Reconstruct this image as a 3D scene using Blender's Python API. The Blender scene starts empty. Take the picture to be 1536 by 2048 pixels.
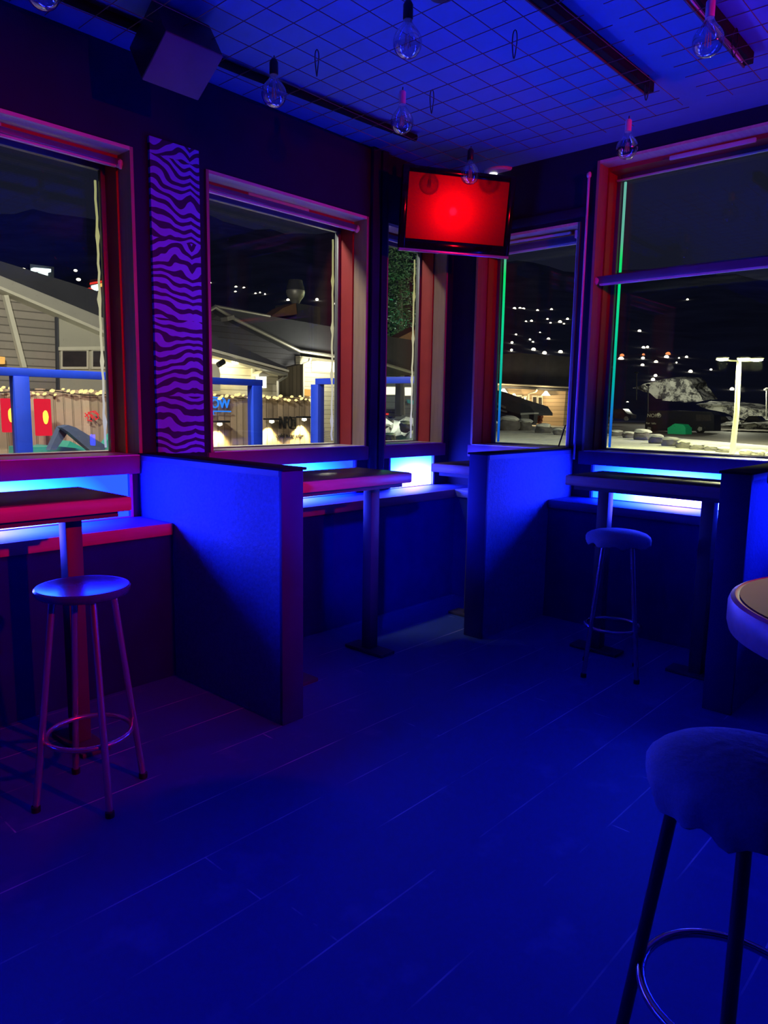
import bpy, bmesh, math, random
from mathutils import Vector, Matrix
random.seed(7)
SC = bpy.context.scene
COL = SC.collection
PI = math.pi

# ------------------------------------------------------------------ camera
F_PX, PITCH, YAW, ROLL, EYE = 1440.15, 0.14454, -0.740494, 0.01639, 1.45
def cam_axes():
    fw = Vector((math.sin(YAW)*math.cos(PITCH), math.cos(YAW)*math.cos(PITCH), -math.sin(PITCH)))
    rt = Vector((math.cos(YAW), -math.sin(YAW), 0)); up = rt.cross(fw)
    c, s = math.cos(ROLL), math.sin(ROLL)
    return c*rt+s*up, -s*rt+c*up, fw
CA, CB, CC = cam_axes(); O = Vector((0, 0, EYE))
cd = bpy.data.cameras.new('camera'); cam = bpy.data.objects.new('camera', cd); COL.objects.link(cam)
m = Matrix((CA, CB, -CC)).transposed().to_4x4(); m.translation = O; cam.matrix_world = m
cd.sensor_fit = 'VERTICAL'; cd.sensor_height = 36; cd.lens = F_PX*36/2048; cd.clip_end = 3000; cd.clip_start = .02
SC.camera = cam
def ray(px, py): return CA*(px-768)/F_PX - CB*(py-1024)/F_PX + CC
def at_x(px, py, x): d = ray(px, py); return O+d*(x/d.x)
def at_y(px, py, y): d = ray(px, py); return O+d*(y/d.y)
def at_z(px, py, z): d = ray(px, py); return O+d*((z-EYE)/d.z)

# ------------------------------------------------------------------ materials
def new_mat(name):
    mt = bpy.data.materials.new(name); mt.use_nodes = True
    nt = mt.node_tree; nt.nodes.clear()
    out = nt.nodes.new('ShaderNodeOutputMaterial')
    return mt, nt, out
def N(nt, t, **kw):
    n = nt.nodes.new(t)
    for k, v in kw.items(): setattr(n, k, v)
    return n
def L(nt, a, b): nt.links.new(a, b)
def mathn(nt, op, a, b=None, c=None):
    n = N(nt, 'ShaderNodeMath', operation=op)
    for i, v in enumerate((a, b, c)):
        if v is None: continue
        if isinstance(v, (int, float)): n.inputs[i].default_value = v
        else: L(nt, v, n.inputs[i])
    return n.outputs[0]
def mixc(nt, fac, a, b):
    n = N(nt, 'ShaderNodeMix', data_type='RGBA')
    for i, v in ((0, fac), (6, a), (7, b)):
        if isinstance(v, (int, float)): n.inputs[i].default_value = v
        elif isinstance(v, tuple): n.inputs[i].default_value = (*v, 1)
        else: L(nt, v, n.inputs[i])
    return n.outputs[2]
def bsdf(nt, out, col, rough=.6, metal=0, spec=.5):
    p = N(nt, 'ShaderNodeBsdfPrincipled')
    if isinstance(col, tuple): p.inputs['Base Color'].default_value = (*col, 1)
    else: L(nt, col, p.inputs['Base Color'])
    p.inputs['Roughness'].default_value = rough; p.inputs['Metallic'].default_value = metal
    p.inputs['Specular IOR Level'].default_value = spec
    L(nt, p.outputs[0], out.inputs[0]); return p
def ocoord(nt): return N(nt, 'ShaderNodeTexCoord').outputs['Object']
def noise(nt, scale, detail=3, vec=None, rough=.5):
    n = N(nt, 'ShaderNodeTexNoise'); n.inputs['Scale'].default_value = scale; n.inputs['Detail'].default_value = detail
    n.inputs['Roughness'].default_value = rough
    if vec is not None: L(nt, vec, n.inputs['Vector'])
    return n.outputs[0]
def ramp(nt, fac, stops, interp='LINEAR'):
    r = N(nt, 'ShaderNodeValToRGB'); r.color_ramp.interpolation = interp
    e = r.color_ramp.elements
    while len(e) < len(stops): e.new(.5)
    for i, (p, c) in enumerate(stops): e[i].position = p; e[i].color = (*c, 1)
    L(nt, fac, r.inputs[0]); return r.outputs[0]
def bump(nt, p, h, strength=.3, dist=.01):
    b = N(nt, 'ShaderNodeBump'); b.inputs['Strength'].default_value = strength; b.inputs['Distance'].default_value = dist
    L(nt, h, b.inputs['Height']); L(nt, b.outputs[0], p.inputs['Normal'])
def mat_plain(name, col, rough=.6, metal=0, spec=.5, var=.25, scale=6, bmp=0):
    mt, nt, out = new_mat(name); v = ocoord(nt)
    n = noise(nt, scale, 4, v)
    dark = tuple(c*(1-var) for c in col); lite = tuple(min(1, c*(1+var)) for c in col)
    p = bsdf(nt, out, mixc(nt, n, dark, lite), rough, metal, spec)
    if bmp: bump(nt, p, noise(nt, scale*20, 3, v), bmp, .004)
    return mt
def mat_wood(name, col, axis='y', rough=.5, var=.35, scale=9):
    mt, nt, out = new_mat(name); v = ocoord(nt)
    mp = N(nt, 'ShaderNodeMapping'); L(nt, v, mp.inputs[0])
    s = {'x': (.08, 1, 1), 'y': (1, .08, 1), 'z': (1, 1, .08)}[axis]
    mp.inputs['Scale'].default_value = tuple(k*scale for k in s)
    n = noise(nt, 5, 5, mp.outputs[0], .6)
    k = noise(nt, .7, 1, mp.outputs[0])
    c = mixc(nt, n, tuple(x*(1-var) for x in col), tuple(min(1, x*(1+var)) for x in col))
    c = mixc(nt, mathn(nt, 'MULTIPLY', k, .35), c, tuple(x*.5 for x in col))
    p = bsdf(nt, out, c, rough); bump(nt, p, n, .12, .003); return mt
def mat_emit(name, col, s=1.0):
    mt, nt, out = new_mat(name); e = N(nt, 'ShaderNodeEmission')
    e.inputs[0].default_value = (*col, 1); e.inputs[1].default_value = s; L(nt, e.outputs[0], out.inputs[0]); return mt
def mat_glass(name, base=.045, tint=(1, 1, 1), dust=0.0, power=5.0):
    mt, nt, out = new_mat(name)
    lw = N(nt, 'ShaderNodeLayerWeight'); lw.inputs[0].default_value = .5
    f = mathn(nt, 'ADD', mathn(nt, 'MULTIPLY', mathn(nt, 'POWER', lw.outputs['Facing'], power), 1-base), base)
    t = N(nt, 'ShaderNodeBsdfTransparent'); t.inputs[0].default_value = (*tint, 1)
    g = N(nt, 'ShaderNodeBsdfGlossy'); g.inputs['Roughness'].default_value = 0.0
    mx = N(nt, 'ShaderNodeMixShader'); L(nt, f, mx.inputs[0]); L(nt, t.outputs[0], mx.inputs[1]); L(nt, g.outputs[0], mx.inputs[2])
    res = mx.outputs[0]
    if dust:
        v = ocoord(nt)
        spk = mathn(nt, 'MULTIPLY', mathn(nt, 'GREATER_THAN', noise(nt, 70, 2, v), .72), dust)
        d = N(nt, 'ShaderNodeBsdfDiffuse'); d.inputs[0].default_value = (.5, .5, .5, 1)
        m2 = N(nt, 'ShaderNodeMixShader'); L(nt, spk, m2.inputs[0]); L(nt, res, m2.inputs[1]); L(nt, d.outputs[0], m2.inputs[2]); res = m2.outputs[0]
    L(nt, res, out.inputs[0]); return mt
def mat_boards(name, col, axis, pitch, gap=.08, rough=.75, var=.3, dark=.25):
    """boards laid side by side along `axis` with a dark groove between them"""
    mt, nt, out = new_mat(name); v = ocoord(nt); s = N(nt, 'ShaderNodeSeparateXYZ'); L(nt, v, s.inputs[0])
    u = mathn(nt, 'DIVIDE', s.outputs['XYZ'.index(axis)], pitch)
    fr = mathn(nt, 'FRACT', u)
    groove = mathn(nt, 'LESS_THAN', fr, gap)
    wn = N(nt, 'ShaderNodeTexWhiteNoise', noise_dimensions='1D'); L(nt, mathn(nt, 'FLOOR', u), wn.inputs['W'])
    c = mixc(nt, wn.outputs[0], tuple(x*(1-var) for x in col), tuple(min(1, x*(1+var)) for x in col))
    c = mixc(nt, mathn(nt, 'MULTIPLY', noise(nt, 14, 4, v), .35), c, tuple(x*.5 for x in col))
    c = mixc(nt, groove, c, tuple(x*dark for x in col))
    p = bsdf(nt, out, c, rough); bump(nt, p, groove, -.4, .01); return mt

M = {}
# interior
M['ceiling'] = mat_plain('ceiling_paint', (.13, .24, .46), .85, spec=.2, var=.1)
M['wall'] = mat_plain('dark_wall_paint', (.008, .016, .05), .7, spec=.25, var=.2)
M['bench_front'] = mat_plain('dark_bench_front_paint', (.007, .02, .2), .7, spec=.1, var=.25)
M['bench_seat'] = mat_wood('blue_lit_bench_wood', (.11, .13, .36), 'y', .5)  # blue light put into the colour of the seat wood
M['bench_seat_x'] = mat_wood('blue_lit_bench_wood_across', (.1, .11, .26), 'x', .5)
M['bench_edge'] = mat_wood('red_lit_bench_edge', (.42, .14, .2), 'y', .5)  # same wood as the seat, with the red lamplight painted in
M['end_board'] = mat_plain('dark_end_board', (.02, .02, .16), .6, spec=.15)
mt, nt, out = new_mat('textured_partition_cover'); v = ocoord(nt)
n1 = noise(nt, 55, 4, v, .7)
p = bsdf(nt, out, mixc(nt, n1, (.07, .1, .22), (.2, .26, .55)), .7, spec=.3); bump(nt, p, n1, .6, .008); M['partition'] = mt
M['cap'] = mat_plain('black_cap_rail', (.006, .008, .02), .95, spec=.1)
M['trim_strip'] = mat_plain('partition_top_strip', (.08, .1, .22), .6)
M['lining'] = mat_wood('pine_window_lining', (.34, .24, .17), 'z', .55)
M['lining_h'] = mat_wood('lit_pine_head_lining', (.72, .6, .5), 'y', .55)  # pine made paler: outdoor light on the window heads painted in
M['frame_red'] = mat_plain('red_painted_inner_frame', (.34, .028, .035), .45)
M['apron'] = mat_plain('sill_board_paint', (.15, .06, .15), .5)
M['sash'] = mat_plain('blue_grey_metal_sash', (.12, .14, .17), .4, .2)
M['track'] = mat_plain('matt_black_track', (.008, .008, .01), .8, spec=.12)
M['rail'] = mat_plain('blind_rail_metal', (.13, .14, .2), .35, .4)
M['rail_lip'] = mat_plain('pale_blind_lip', (.55, .58, .65), .4)
M['plastic'] = mat_plain('white_plastic', (.62, .56, .66), .4, var=.08)
M['plastic_black'] = mat_plain('black_plastic', (.012, .012, .014), .35)
M['glass'] = mat_glass('window_glass', .04, (.96, .98, .97), .10)
M['wood_x'] = mat_wood('pine_table_edge', (.5, .3, .24), 'y', .4)
M['wood_edge'] = mat_wood('table_edge_wood', (.42, .27, .3), 'x', .4)
M['laminate'] = mat_plain('dark_brown_table_laminate', (.05, .036, .04), .38, spec=.35, var=.4)
M['post'] = mat_plain('dark_table_post', (.06, .055, .085), .5)
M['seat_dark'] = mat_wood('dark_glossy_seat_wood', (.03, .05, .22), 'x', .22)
M['steel'] = mat_plain('stool_steel', (.6, .46, .5), .24, .9)
M['steel_dark'] = mat_plain('dark_steel_leg', (.1, .07, .08), .3, .8)
M['chrome'] = mat_plain('chrome_ring', (.6, .5, .5), .2, 1)
mt, nt, out = new_mat('stretch_seat_cover'); v = ocoord(nt)
p = bsdf(nt, out, mixc(nt, noise(nt, 220, 2, v), (.15, .17, .24), (.27, .3, .4)), .8, spec=.2); bump(nt, p, noise(nt, 30, 4, v), .35, .01); M['cover'] = mt
M['wire'] = mat_plain('rusty_mesh_wire', (.14, .06, .06), .55, .4)
M['socket_black'] = M['plastic_black']
M['socket_white'] = mat_plain('pale_lamp_socket', (.6, .5, .6), .4, var=.05)
M['bulb_glass'] = mat_glass('clear_bulb_glass', .22, power=2.4)
M['filament'] = mat_plain('filament_stick', (.75, .42, .2), .4)
M['speaker'] = mat_plain('speaker_grille_cloth', (.1, .1, .13), .8)
M['tv_body'] = mat_plain('glossy_black_tv_plastic', (.006, .006, .008), .1, spec=.25)
M['tv_strip'] = mat_plain('clear_tv_edge_strip', (.6, .55, .6), .2, .6)
mt, nt, out = new_mat('matt_tv_screen')
g1 = N(nt, 'ShaderNodeBsdfGlossy'); g1.inputs['Roughness'].default_value = .2; g1.inputs[0].default_value = (.9, .3, .22, 1)
g2 = N(nt, 'ShaderNodeBsdfGlossy'); g2.inputs['Roughness'].default_value = .36; g2.inputs[0].default_value = (.9, .3, .22, 1)
g3 = N(nt, 'ShaderNodeBsdfGlossy'); g3.inputs['Roughness'].default_value = .03; g3.inputs[0].default_value = (.9, .9, .9, 1)
a1 = N(nt, 'ShaderNodeMixShader'); a1.inputs[0].default_value = .28; L(nt, g1.outputs[0], a1.inputs[1]); L(nt, g2.outputs[0], a1.inputs[2])
a2 = N(nt, 'ShaderNodeMixShader'); a2.inputs[0].default_value = .02; L(nt, a1.outputs[0], a2.inputs[1]); L(nt, g3.outputs[0], a2.inputs[2])
dk = N(nt, 'ShaderNodeBsdfDiffuse'); dk.inputs[0].default_value = (.01, .008, .01, 1)
a3 = N(nt, 'ShaderNodeMixShader'); a3.inputs[0].default_value = .05; L(nt, dk.outputs[0], a3.inputs[1]); L(nt, a2.outputs[0], a3.inputs[2])
L(nt, a3.outputs[0], out.inputs[0]); M['tv_screen'] = mt

# floor: dark painted boards 29 cm wide with worn pale seams
mt, nt, out = new_mat('dark_painted_floorboards'); v = ocoord(nt); s = N(nt, 'ShaderNodeSeparateXYZ'); L(nt, v, s.inputs[0])
u = mathn(nt, 'DIVIDE', mathn(nt, 'ADD', s.outputs[0], 1.57+29*.2885), .2885)
fr = mathn(nt, 'FRACT', u); row = mathn(nt, 'FLOOR', u)
wn = N(nt, 'ShaderNodeTexWhiteNoise', noise_dimensions='1D'); L(nt, row, wn.inputs['W'])
yy = mathn(nt, 'ADD', mathn(nt, 'DIVIDE', s.outputs[1], 1.9), mathn(nt, 'MULTIPLY', wn.outputs[0], 7))
fy = mathn(nt, 'FRACT', yy)
edge = mathn(nt, 'MINIMUM', fr, mathn(nt, 'SUBTRACT', 1.0, fr))
seam = mathn(nt, 'LESS_THAN', edge, .009)
mp = N(nt, 'ShaderNodeMapping'); L(nt, v, mp.inputs[0]); mp.inputs['Scale'].default_value = (3.4, 1.1, 1)
worn = mathn(nt, 'MULTIPLY', seam, ramp(nt, noise(nt, 2.2, 3, mp.outputs[0]), [(.42, (0, 0, 0)), (.62, (1, 1, 1))]))
endj = mathn(nt, 'MULTIPLY', mathn(nt, 'LESS_THAN', fy, .0025), ramp(nt, noise(nt, 9, 2, v), [(.5, (0, 0, 0)), (.65, (1, 1, 1))]))
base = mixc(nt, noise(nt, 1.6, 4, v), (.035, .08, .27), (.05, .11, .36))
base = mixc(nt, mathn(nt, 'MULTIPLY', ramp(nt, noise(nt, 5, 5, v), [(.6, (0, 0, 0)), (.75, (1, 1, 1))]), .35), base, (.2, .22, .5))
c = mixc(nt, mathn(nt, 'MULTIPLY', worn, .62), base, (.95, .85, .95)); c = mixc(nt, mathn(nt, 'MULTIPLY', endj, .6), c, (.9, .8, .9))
p = bsdf(nt, out, c, .5, spec=.35); bump(nt, p, seam, -.3, .004); M['floor'] = mt

# zebra print
mt, nt, out = new_mat('zebra_print_wallpaper'); v = ocoord(nt); s = N(nt, 'ShaderNodeSeparateXYZ'); L(nt, v, s.inputs[0])
yc = mathn(nt, 'ABSOLUTE', mathn(nt, 'SUBTRACT', s.outputs[1], .24))
blk = mathn(nt, 'FLOOR', mathn(nt, 'DIVIDE', mathn(nt, 'ADD', s.outputs[2], .1), .42))
w1 = mathn(nt, 'SINE', mathn(nt, 'ADD', mathn(nt, 'MULTIPLY', yc, 17.0), mathn(nt, 'ADD', mathn(nt, 'MULTIPLY', s.outputs[2], 4.2), mathn(nt, 'MULTIPLY', blk, 2.3))))
cmb = N(nt, 'ShaderNodeCombineXYZ'); L(nt, yc, cmb.inputs[1]); L(nt, s.outputs[2], cmb.inputs[2]); L(nt, blk, cmb.inputs[0])
nz = mathn(nt, 'SUBTRACT', noise(nt, 5.5, 1.5, cmb.outputs[0]), .5)
ph = mathn(nt, 'ADD', s.outputs[2], mathn(nt, 'ADD', mathn(nt, 'MULTIPLY', w1, .026), mathn(nt, 'MULTIPLY', nz, .16)))
st = mathn(nt, 'SINE', mathn(nt, 'MULTIPLY', ph, 2*PI/.050))
k = ramp(nt, mathn(nt, 'ADD', mathn(nt, 'MULTIPLY', st, .5), .5), [(.4, (0, 0, 0)), (.5, (1, 1, 1))])
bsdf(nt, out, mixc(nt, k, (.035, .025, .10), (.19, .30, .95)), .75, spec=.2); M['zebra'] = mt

# light panel: an LED strip glows hottest at the object's origin, cyan and blue further off
LED_B = 70.0
mt, nt, out = new_mat('blue_led_panel'); v = ocoord(nt)
mp = N(nt, 'ShaderNodeMapping'); L(nt, v, mp.inputs[0]); mp.inputs['Scale'].default_value = (1/.72, 1/.72, 1/.36)
ln = N(nt, 'ShaderNodeVectorMath', operation='LENGTH'); L(nt, mp.outputs[0], ln.inputs[0])
h = mathn(nt, 'MAXIMUM', mathn(nt, 'SUBTRACT', 1.0, ln.outputs['Value']), 0.0)
h2 = mathn(nt, 'POWER', h, 2.0)
cmb = N(nt, 'ShaderNodeCombineXYZ')
L(nt, mathn(nt, 'ADD', mathn(nt, 'MULTIPLY', mathn(nt, 'POWER', h, 5.0), 14.0), .03), cmb.inputs[0])
L(nt, mathn(nt, 'ADD', mathn(nt, 'ADD', mathn(nt, 'MULTIPLY', h2, 5.0), mathn(nt, 'MULTIPLY', h, 1.3)), .13), cmb.inputs[1])
L(nt, mathn(nt, 'ADD', mathn(nt, 'MULTIPLY', h, LED_B*.4), LED_B*.8), cmb.inputs[2])
e = N(nt, 'ShaderNodeEmission'); L(nt, cmb.outputs[0], e.inputs[0]); e.inputs[1].default_value = 1
L(nt, e.outputs[0], out.inputs[0]); M['led_panel'] = mt
M['panel_rim'] = mat_plain('pale_panel_rim', (.3, .3, .4), .5)

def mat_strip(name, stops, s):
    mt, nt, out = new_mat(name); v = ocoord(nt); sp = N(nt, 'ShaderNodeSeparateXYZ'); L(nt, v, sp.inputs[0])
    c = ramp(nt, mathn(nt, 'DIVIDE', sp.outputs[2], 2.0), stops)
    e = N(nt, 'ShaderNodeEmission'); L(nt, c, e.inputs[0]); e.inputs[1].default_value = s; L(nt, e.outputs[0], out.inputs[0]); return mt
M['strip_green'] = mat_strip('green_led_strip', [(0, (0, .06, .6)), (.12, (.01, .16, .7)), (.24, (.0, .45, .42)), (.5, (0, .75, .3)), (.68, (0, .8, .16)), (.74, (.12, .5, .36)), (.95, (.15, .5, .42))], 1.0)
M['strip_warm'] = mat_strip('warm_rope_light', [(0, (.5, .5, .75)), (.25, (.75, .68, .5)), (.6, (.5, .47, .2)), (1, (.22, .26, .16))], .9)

# exterior
M['snow'] = mat_plain('snow', (.8, .8, .76), .9, spec=.2, var=.12, scale=.35)
mt, nt, out = new_mat('snow_with_dark_scrub'); v = ocoord(nt)
sc1 = ramp(nt, noise(nt, .55, 8, v, .8), [(.47, (0, 0, 0)), (.55, (1, 1, 1))])
bsdf(nt, out, mixc(nt, sc1, (.05, .05, .06), (.6, .6, .55)), .9); M['snow_scrub'] = mt
M['ground'] = None
M['fence'] = mat_boards('weathered_fence_boards', (.34, .26, .18), 'Y', .095, .07)
M['fence_x'] = mat_boards('brown_board_wall', (.2, .16, .11), 'Y', .12, .1)
M['blue_paint'] = mat_plain('blue_painted_steel', (.008, .05, .62), .5)
M['siding_grey'] = mat_boards('grey_lap_siding', (.36, .33, .29), 'Z', .13, .16, .7, .12, .4)
M['siding_cream'] = mat_boards('cream_lap_siding', (.72, .66, .5), 'Z', .14, .12, .7, .1, .45)
M['siding_warm'] = mat_boards('brown_lap_siding', (.5, .36, .22), 'Z', .5, .12, .7, .15, .4)
M['siding_blue'] = mat_boards('slate_siding', (.2, .23, .24), 'Z', .5, .1, .7, .12, .5)
M['panel_pale'] = mat_plain('pale_wall_board', (.46, .45, .38), .7, var=.05)
M['fascia'] = mat_plain('grey_fascia_board', (.42, .41, .36), .6, var=.1)
M['white_trim'] = mat_plain('off_white_trim', (.72, .7, .58), .6, var=.1)
M['roof_dark'] = mat_plain('dark_slate_roof', (.06, .065, .085), .8, var=.35, scale=1.5)
M['roof_frost'] = mat_plain('frosted_dark_roof', (.05, .053, .07), .85, var=.4, scale=1.2)
M['dark_pane'] = mat_plain('dark_house_pane', (.05, .045, .05), .12, var=.5)
M['copper'] = mat_plain('copper_cladding', (.4, .2, .11), .45, .5)
M['metal_grey'] = mat_plain('galvanised_metal', (.45, .44, .4), .45, .6)
M['rock'] = mat_plain('grey_boulder', (.16, .15, .16), .9, var=.5, scale=2, bmp=.5)
M['asphalt'] = mat_plain('wet_asphalt', (.12, .11, .1), .7, var=.3, scale=.4)
M['hill'] = mat_plain('dark_forest_hill', (.28, .3, .36), 1, spec=0, var=.6, scale=.03)
M['foliage'] = mat_plain('dark_evergreen_needles', (.05, .13, .08), .8, var=.5, scale=3)
M['bush'] = mat_plain('red_brown_bush', (.4, .14, .07), .8, var=.5, scale=3)
M['car_black'] = mat_plain('dark_car_paint', (.02, .02, .03), .2)
M['green_reflection'] = mat_plain('green_reflection_paint', (.01, .5, .22), .4)
M['green_wood'] = mat_plain('green_painted_wood', (.03, .26, .22), .5)
M['navy_wood'] = mat_plain('navy_painted_wood', (.05, .08, .16), .5)
M['black_ink'] = mat_plain('black_sign_paint', (.01, .01, .012), .6)
M['brown_sign'] = mat_plain('bare_wood', (.5, .33, .14), .6)
M['lamp_white'] = mat_emit('street_lamp_lens', (1, .97, .72), 30)
M['town'] = mat_emit('town_window_light', (1, .86, .62), 5)
M['town_red'] = mat_emit('amber_town_light', (1, .3, .1), 1.2)
M['warm_bulb'] = mat_emit('warm_fairy_bulb', (1, .72, .28), 1.7)
M['red_lantern'] = mat_emit('red_lantern_glass', (.95, .02, .05), 1.0)
M['red_flame'] = mat_emit('orange_lantern_lamp', (1, .55, .05), 3)
M['neon_red'] = mat_emit('red_neon_tube', (1, .04, .05), 1.0)
M['neon_blue'] = mat_emit('blue_neon_tube', (.03, .25, 1), 1.2)
M['lit_window'] = mat_emit('lit_house_window', (1, .95, .72), 1.6)
M['lamp_shade_lit'] = mat_emit('lit_wall_lamp_shade', (1, .94, .7), 3)
M['sign_white'] = mat_emit('lit_white_sign', (.8, 1, .95), 2.2)
M['sign_red'] = mat_emit('lit_red_sign', (1, .05, .03), .9)
M['sign_amber'] = mat_emit('lit_amber_sign', (1, .5, .12), 1.2)
M['spot_white'] = mat_emit('white_ceiling_lamp', (1, 1, 1), 2.5)

# ------------------------------------------------------------------ mesh builder
class MB:
    def __init__(s, bevel=0, seg=2): s.bm = bmesh.new(); s.bevel = bevel; s.seg = seg
    def box(s, x0, x1, y0, y1, z0, z1, bevel=None, mtx=None):
        r = bmesh.ops.create_cube(s.bm, size=1)['verts']
        for v in r:
            v.co = Vector(((x0+x1)/2+v.co.x*(x1-x0), (y0+y1)/2+v.co.y*(y1-y0), (z0+z1)/2+v.co.z*(z1-z0)))
        b = s.bevel if bevel is None else bevel
        if mtx is not None: bmesh.ops.transform(s.bm, matrix=mtx, verts=r)
        if b:
            es = list({e for v in r for e in v.link_edges})
            bmesh.ops.bevel(s.bm, geom=es, offset=b, segments=s.seg, affect='EDGES', profile=.5)
        return s
    def tube(s, pts, r, n=10, caps=True, closed=False):
        pts = [Vector(p) for p in pts]; k = len(pts)
        rs = r if isinstance(r, (list, tuple)) else [r]*k
        rings = []; ref = None
        for i, p in enumerate(pts):
            if closed: t = pts[(i+1) % k]-pts[i-1]
            else: t = pts[min(i+1, k-1)]-pts[max(i-1, 0)]
            t = t.normalized() if t.length else Vector((0, 0, 1))
            if ref is None:
                ref = t.orthogonal().normalized()
            ref = (ref-t*ref.dot(t)); ref = ref.normalized() if ref.length > 1e-6 else t.orthogonal().normalized()
            b = t.cross(ref)
            rings.append([s.bm.verts.new(p+(ref*math.cos(2*PI*j/n)+b*math.sin(2*PI*j/n))*rs[i]) for j in range(n)])
        for i in range(k if closed else k-1):
            a, c = rings[i], rings[(i+1) % k]
            for j in range(n): s.bm.faces.new((a[j], a[(j+1) % n], c[(j+1) % n], c[j])).smooth = True
        if caps and not closed:
            s.bm.faces.new(rings[0][::-1]); s.bm.faces.new(rings[-1])
        return s
    def lathe(s, prof, c=(0, 0, 0), n=28, axis=None, sx=1, sy=1):
        """profile of (radius, height) turned round the vertical through c"""
        c = Vector(c); rings = []
        for r, z in prof:
            if r < 1e-5: rings.append([s.bm.verts.new(c+Vector((0, 0, z)))])
            else: rings.append([s.bm.verts.new(c+Vector((sx*r*math.cos(2*PI*j/n), sy*r*math.sin(2*PI*j/n), z))) for j in range(n)])
        for a, b in zip(rings, rings[1:]):
            for j in range(n):
                j2 = (j+1) % n
                if len(a) == 1 and len(b) == 1: continue
                if len(a) == 1: f = s.bm.faces.new((a[0], b[j2], b[j]))
                elif len(b) == 1: f = s.bm.faces.new((a[j], a[j2], b[0]))
                else: f = s.bm.faces.new((a[j], a[j2], b[j2], b[j]))
                f.smooth = True
        return s
    def prism(s, poly, off):
        """closed polygon of 3D points pushed along the vector off"""
        off = Vector(off)
        a = [s.bm.verts.new(Vector(p)) for p in poly]; b = [s.bm.verts.new(Vector(p)+off) for p in poly]
        s.bm.faces.new(a); s.bm.faces.new(b[::-1])
        for i in range(len(a)):
            j = (i+1) % len(a); s.bm.faces.new((a[i], b[i], b[j], a[j]))
        return s
    def blob(s, c, r, sub=2, amp=.2, seed=0, flat=1.0):
        rv = bmesh.ops.create_icosphere(s.bm, subdivisions=sub, radius=1)['verts']
        rnd = random.Random(seed); ph = [rnd.uniform(0, 6) for _ in range(6)]
        for v in rv:
            d = v.co.normalized()
            k = 1+amp*(math.sin(3*d.x+ph[0])*math.cos(4*d.y+ph[1])+.6*math.sin(5*d.z+ph[2]+3*d.x)+.4*math.sin(9*d.y+ph[3]+5*d.z))
            v.co = Vector(c)+Vector((d.x*r[0], d.y*r[1], d.z*r[2]))*k
        return s
    def build(s, name, mat, parent=None, origin=None, smooth=False):
        bmesh.ops.recalc_face_normals(s.bm, faces=s.bm.faces)
        org = Vector(origin) if origin is not None else (parent_loc(parent) if parent else None)
        if org is None:
            xs = [v.co for v in s.bm.verts]
            org = Vector(((min(v.x for v in xs)+max(v.x for v in xs))/2, (min(v.y for v in xs)+max(v.y for v in xs))/2, min(v.z for v in xs)))
        bmesh.ops.translate(s.bm, vec=-org, verts=s.bm.verts)
        if smooth:
            for f in s.bm.faces: f.smooth = True
        me = bpy.data.meshes.new(name); s.bm.to_mesh(me); s.bm.free()
        me.set_sharp_from_angle(angle=math.radians(38))
        if mat: me.materials.append(M[mat] if isinstance(mat, str) else mat)
        o = bpy.data.objects.new(name, me); COL.objects.link(o)
        if parent:
            o.parent = parent; o.location = org-parent_loc(parent)
        else: o.location = org
        return o
LOC = {}
def parent_loc(o):
    l = Vector(o.location)
    while o.parent: o = o.parent; l = l+Vector(o.location)
    return l
def tag(o, label=None, cat=None, group=None, kind=None):
    if label: o['label'] = label
    if cat: o['category'] = cat
    if group: o['group'] = group
    if kind: o['kind'] = kind
    return o
def empty(name, loc, label=None, cat=None, group=None, kind=None):
    o = bpy.data.objects.new(name, None); COL.objects.link(o); o.location = Vector(loc); o.empty_display_size = .05
    return tag(o, label, cat, group, kind)
def dup(root, loc, label, rotz=0, group=None):
    r = root.copy(); COL.objects.link(r); r.location = Vector(loc); r.rotation_euler = (0, 0, rotz); r['label'] = label
    if group: r['group'] = group
    for ch in list(root.children):
        c = ch.copy(); COL.objects.link(c); c.parent = r
        for g in list(ch.children):
            d = g.copy(); COL.objects.link(d); d.parent = c
    return r
def B(name, mat, parent, *boxes, bevel=0, origin=None):
    mb = MB(bevel)
    for b in boxes: mb.box(*b)
    return mb.build(name, mat, parent, origin)
def lab(o, s): o['label'] = s; return o

# ------------------------------------------------------------------ room shell
XL, YR, ZC = -3.65, 4.77, 3.22
XB, YN = 3.6, -3.4           # the side of the room behind the camera
def struct(o, label=None, cat=None): o['kind'] = 'structure'; return tag(o, label, cat)
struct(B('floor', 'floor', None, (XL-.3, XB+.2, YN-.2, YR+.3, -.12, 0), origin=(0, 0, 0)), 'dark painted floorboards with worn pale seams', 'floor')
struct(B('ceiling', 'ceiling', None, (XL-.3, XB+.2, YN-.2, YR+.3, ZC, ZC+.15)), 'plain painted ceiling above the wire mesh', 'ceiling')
def wall_holes(name, axis, p0, p1, u0, u1, z0, z1, holes, mat):
    us = sorted({u0, u1, *[h[0] for h in holes], *[h[1] for h in holes]}); zs = sorted({z0, z1, *[h[2] for h in holes], *[h[3] for h in holes]})
    mb = MB()
    for a, b in zip(us, us[1:]):
        run = None
        for c, d in zip(zs, zs[1:]):
            solid = not any(h[0] <= (a+b)/2 <= h[1] and h[2] <= (c+d)/2 <= h[3] for h in holes)
            if solid: run = (run[0], d) if run else (c, d)
            if (not solid or d == zs[-1]) and run:
                mb.box(p0, p1, a, b, *run) if axis == 'x' else mb.box(a, b, p0, p1, *run); run = None
    return mb.build(name, mat)
WZ0, WZ1 = 1.168, 2.755
PZ0, PZ1 = .833, 1.068
W = {1: (.675, 2.015), 2: (2.455, 3.775), 3: (3.965, 4.685)}
WR = {4: (-3.42, -2.55, 2.745), 5: (-2.445, -1.13, 3.12)}
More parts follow.
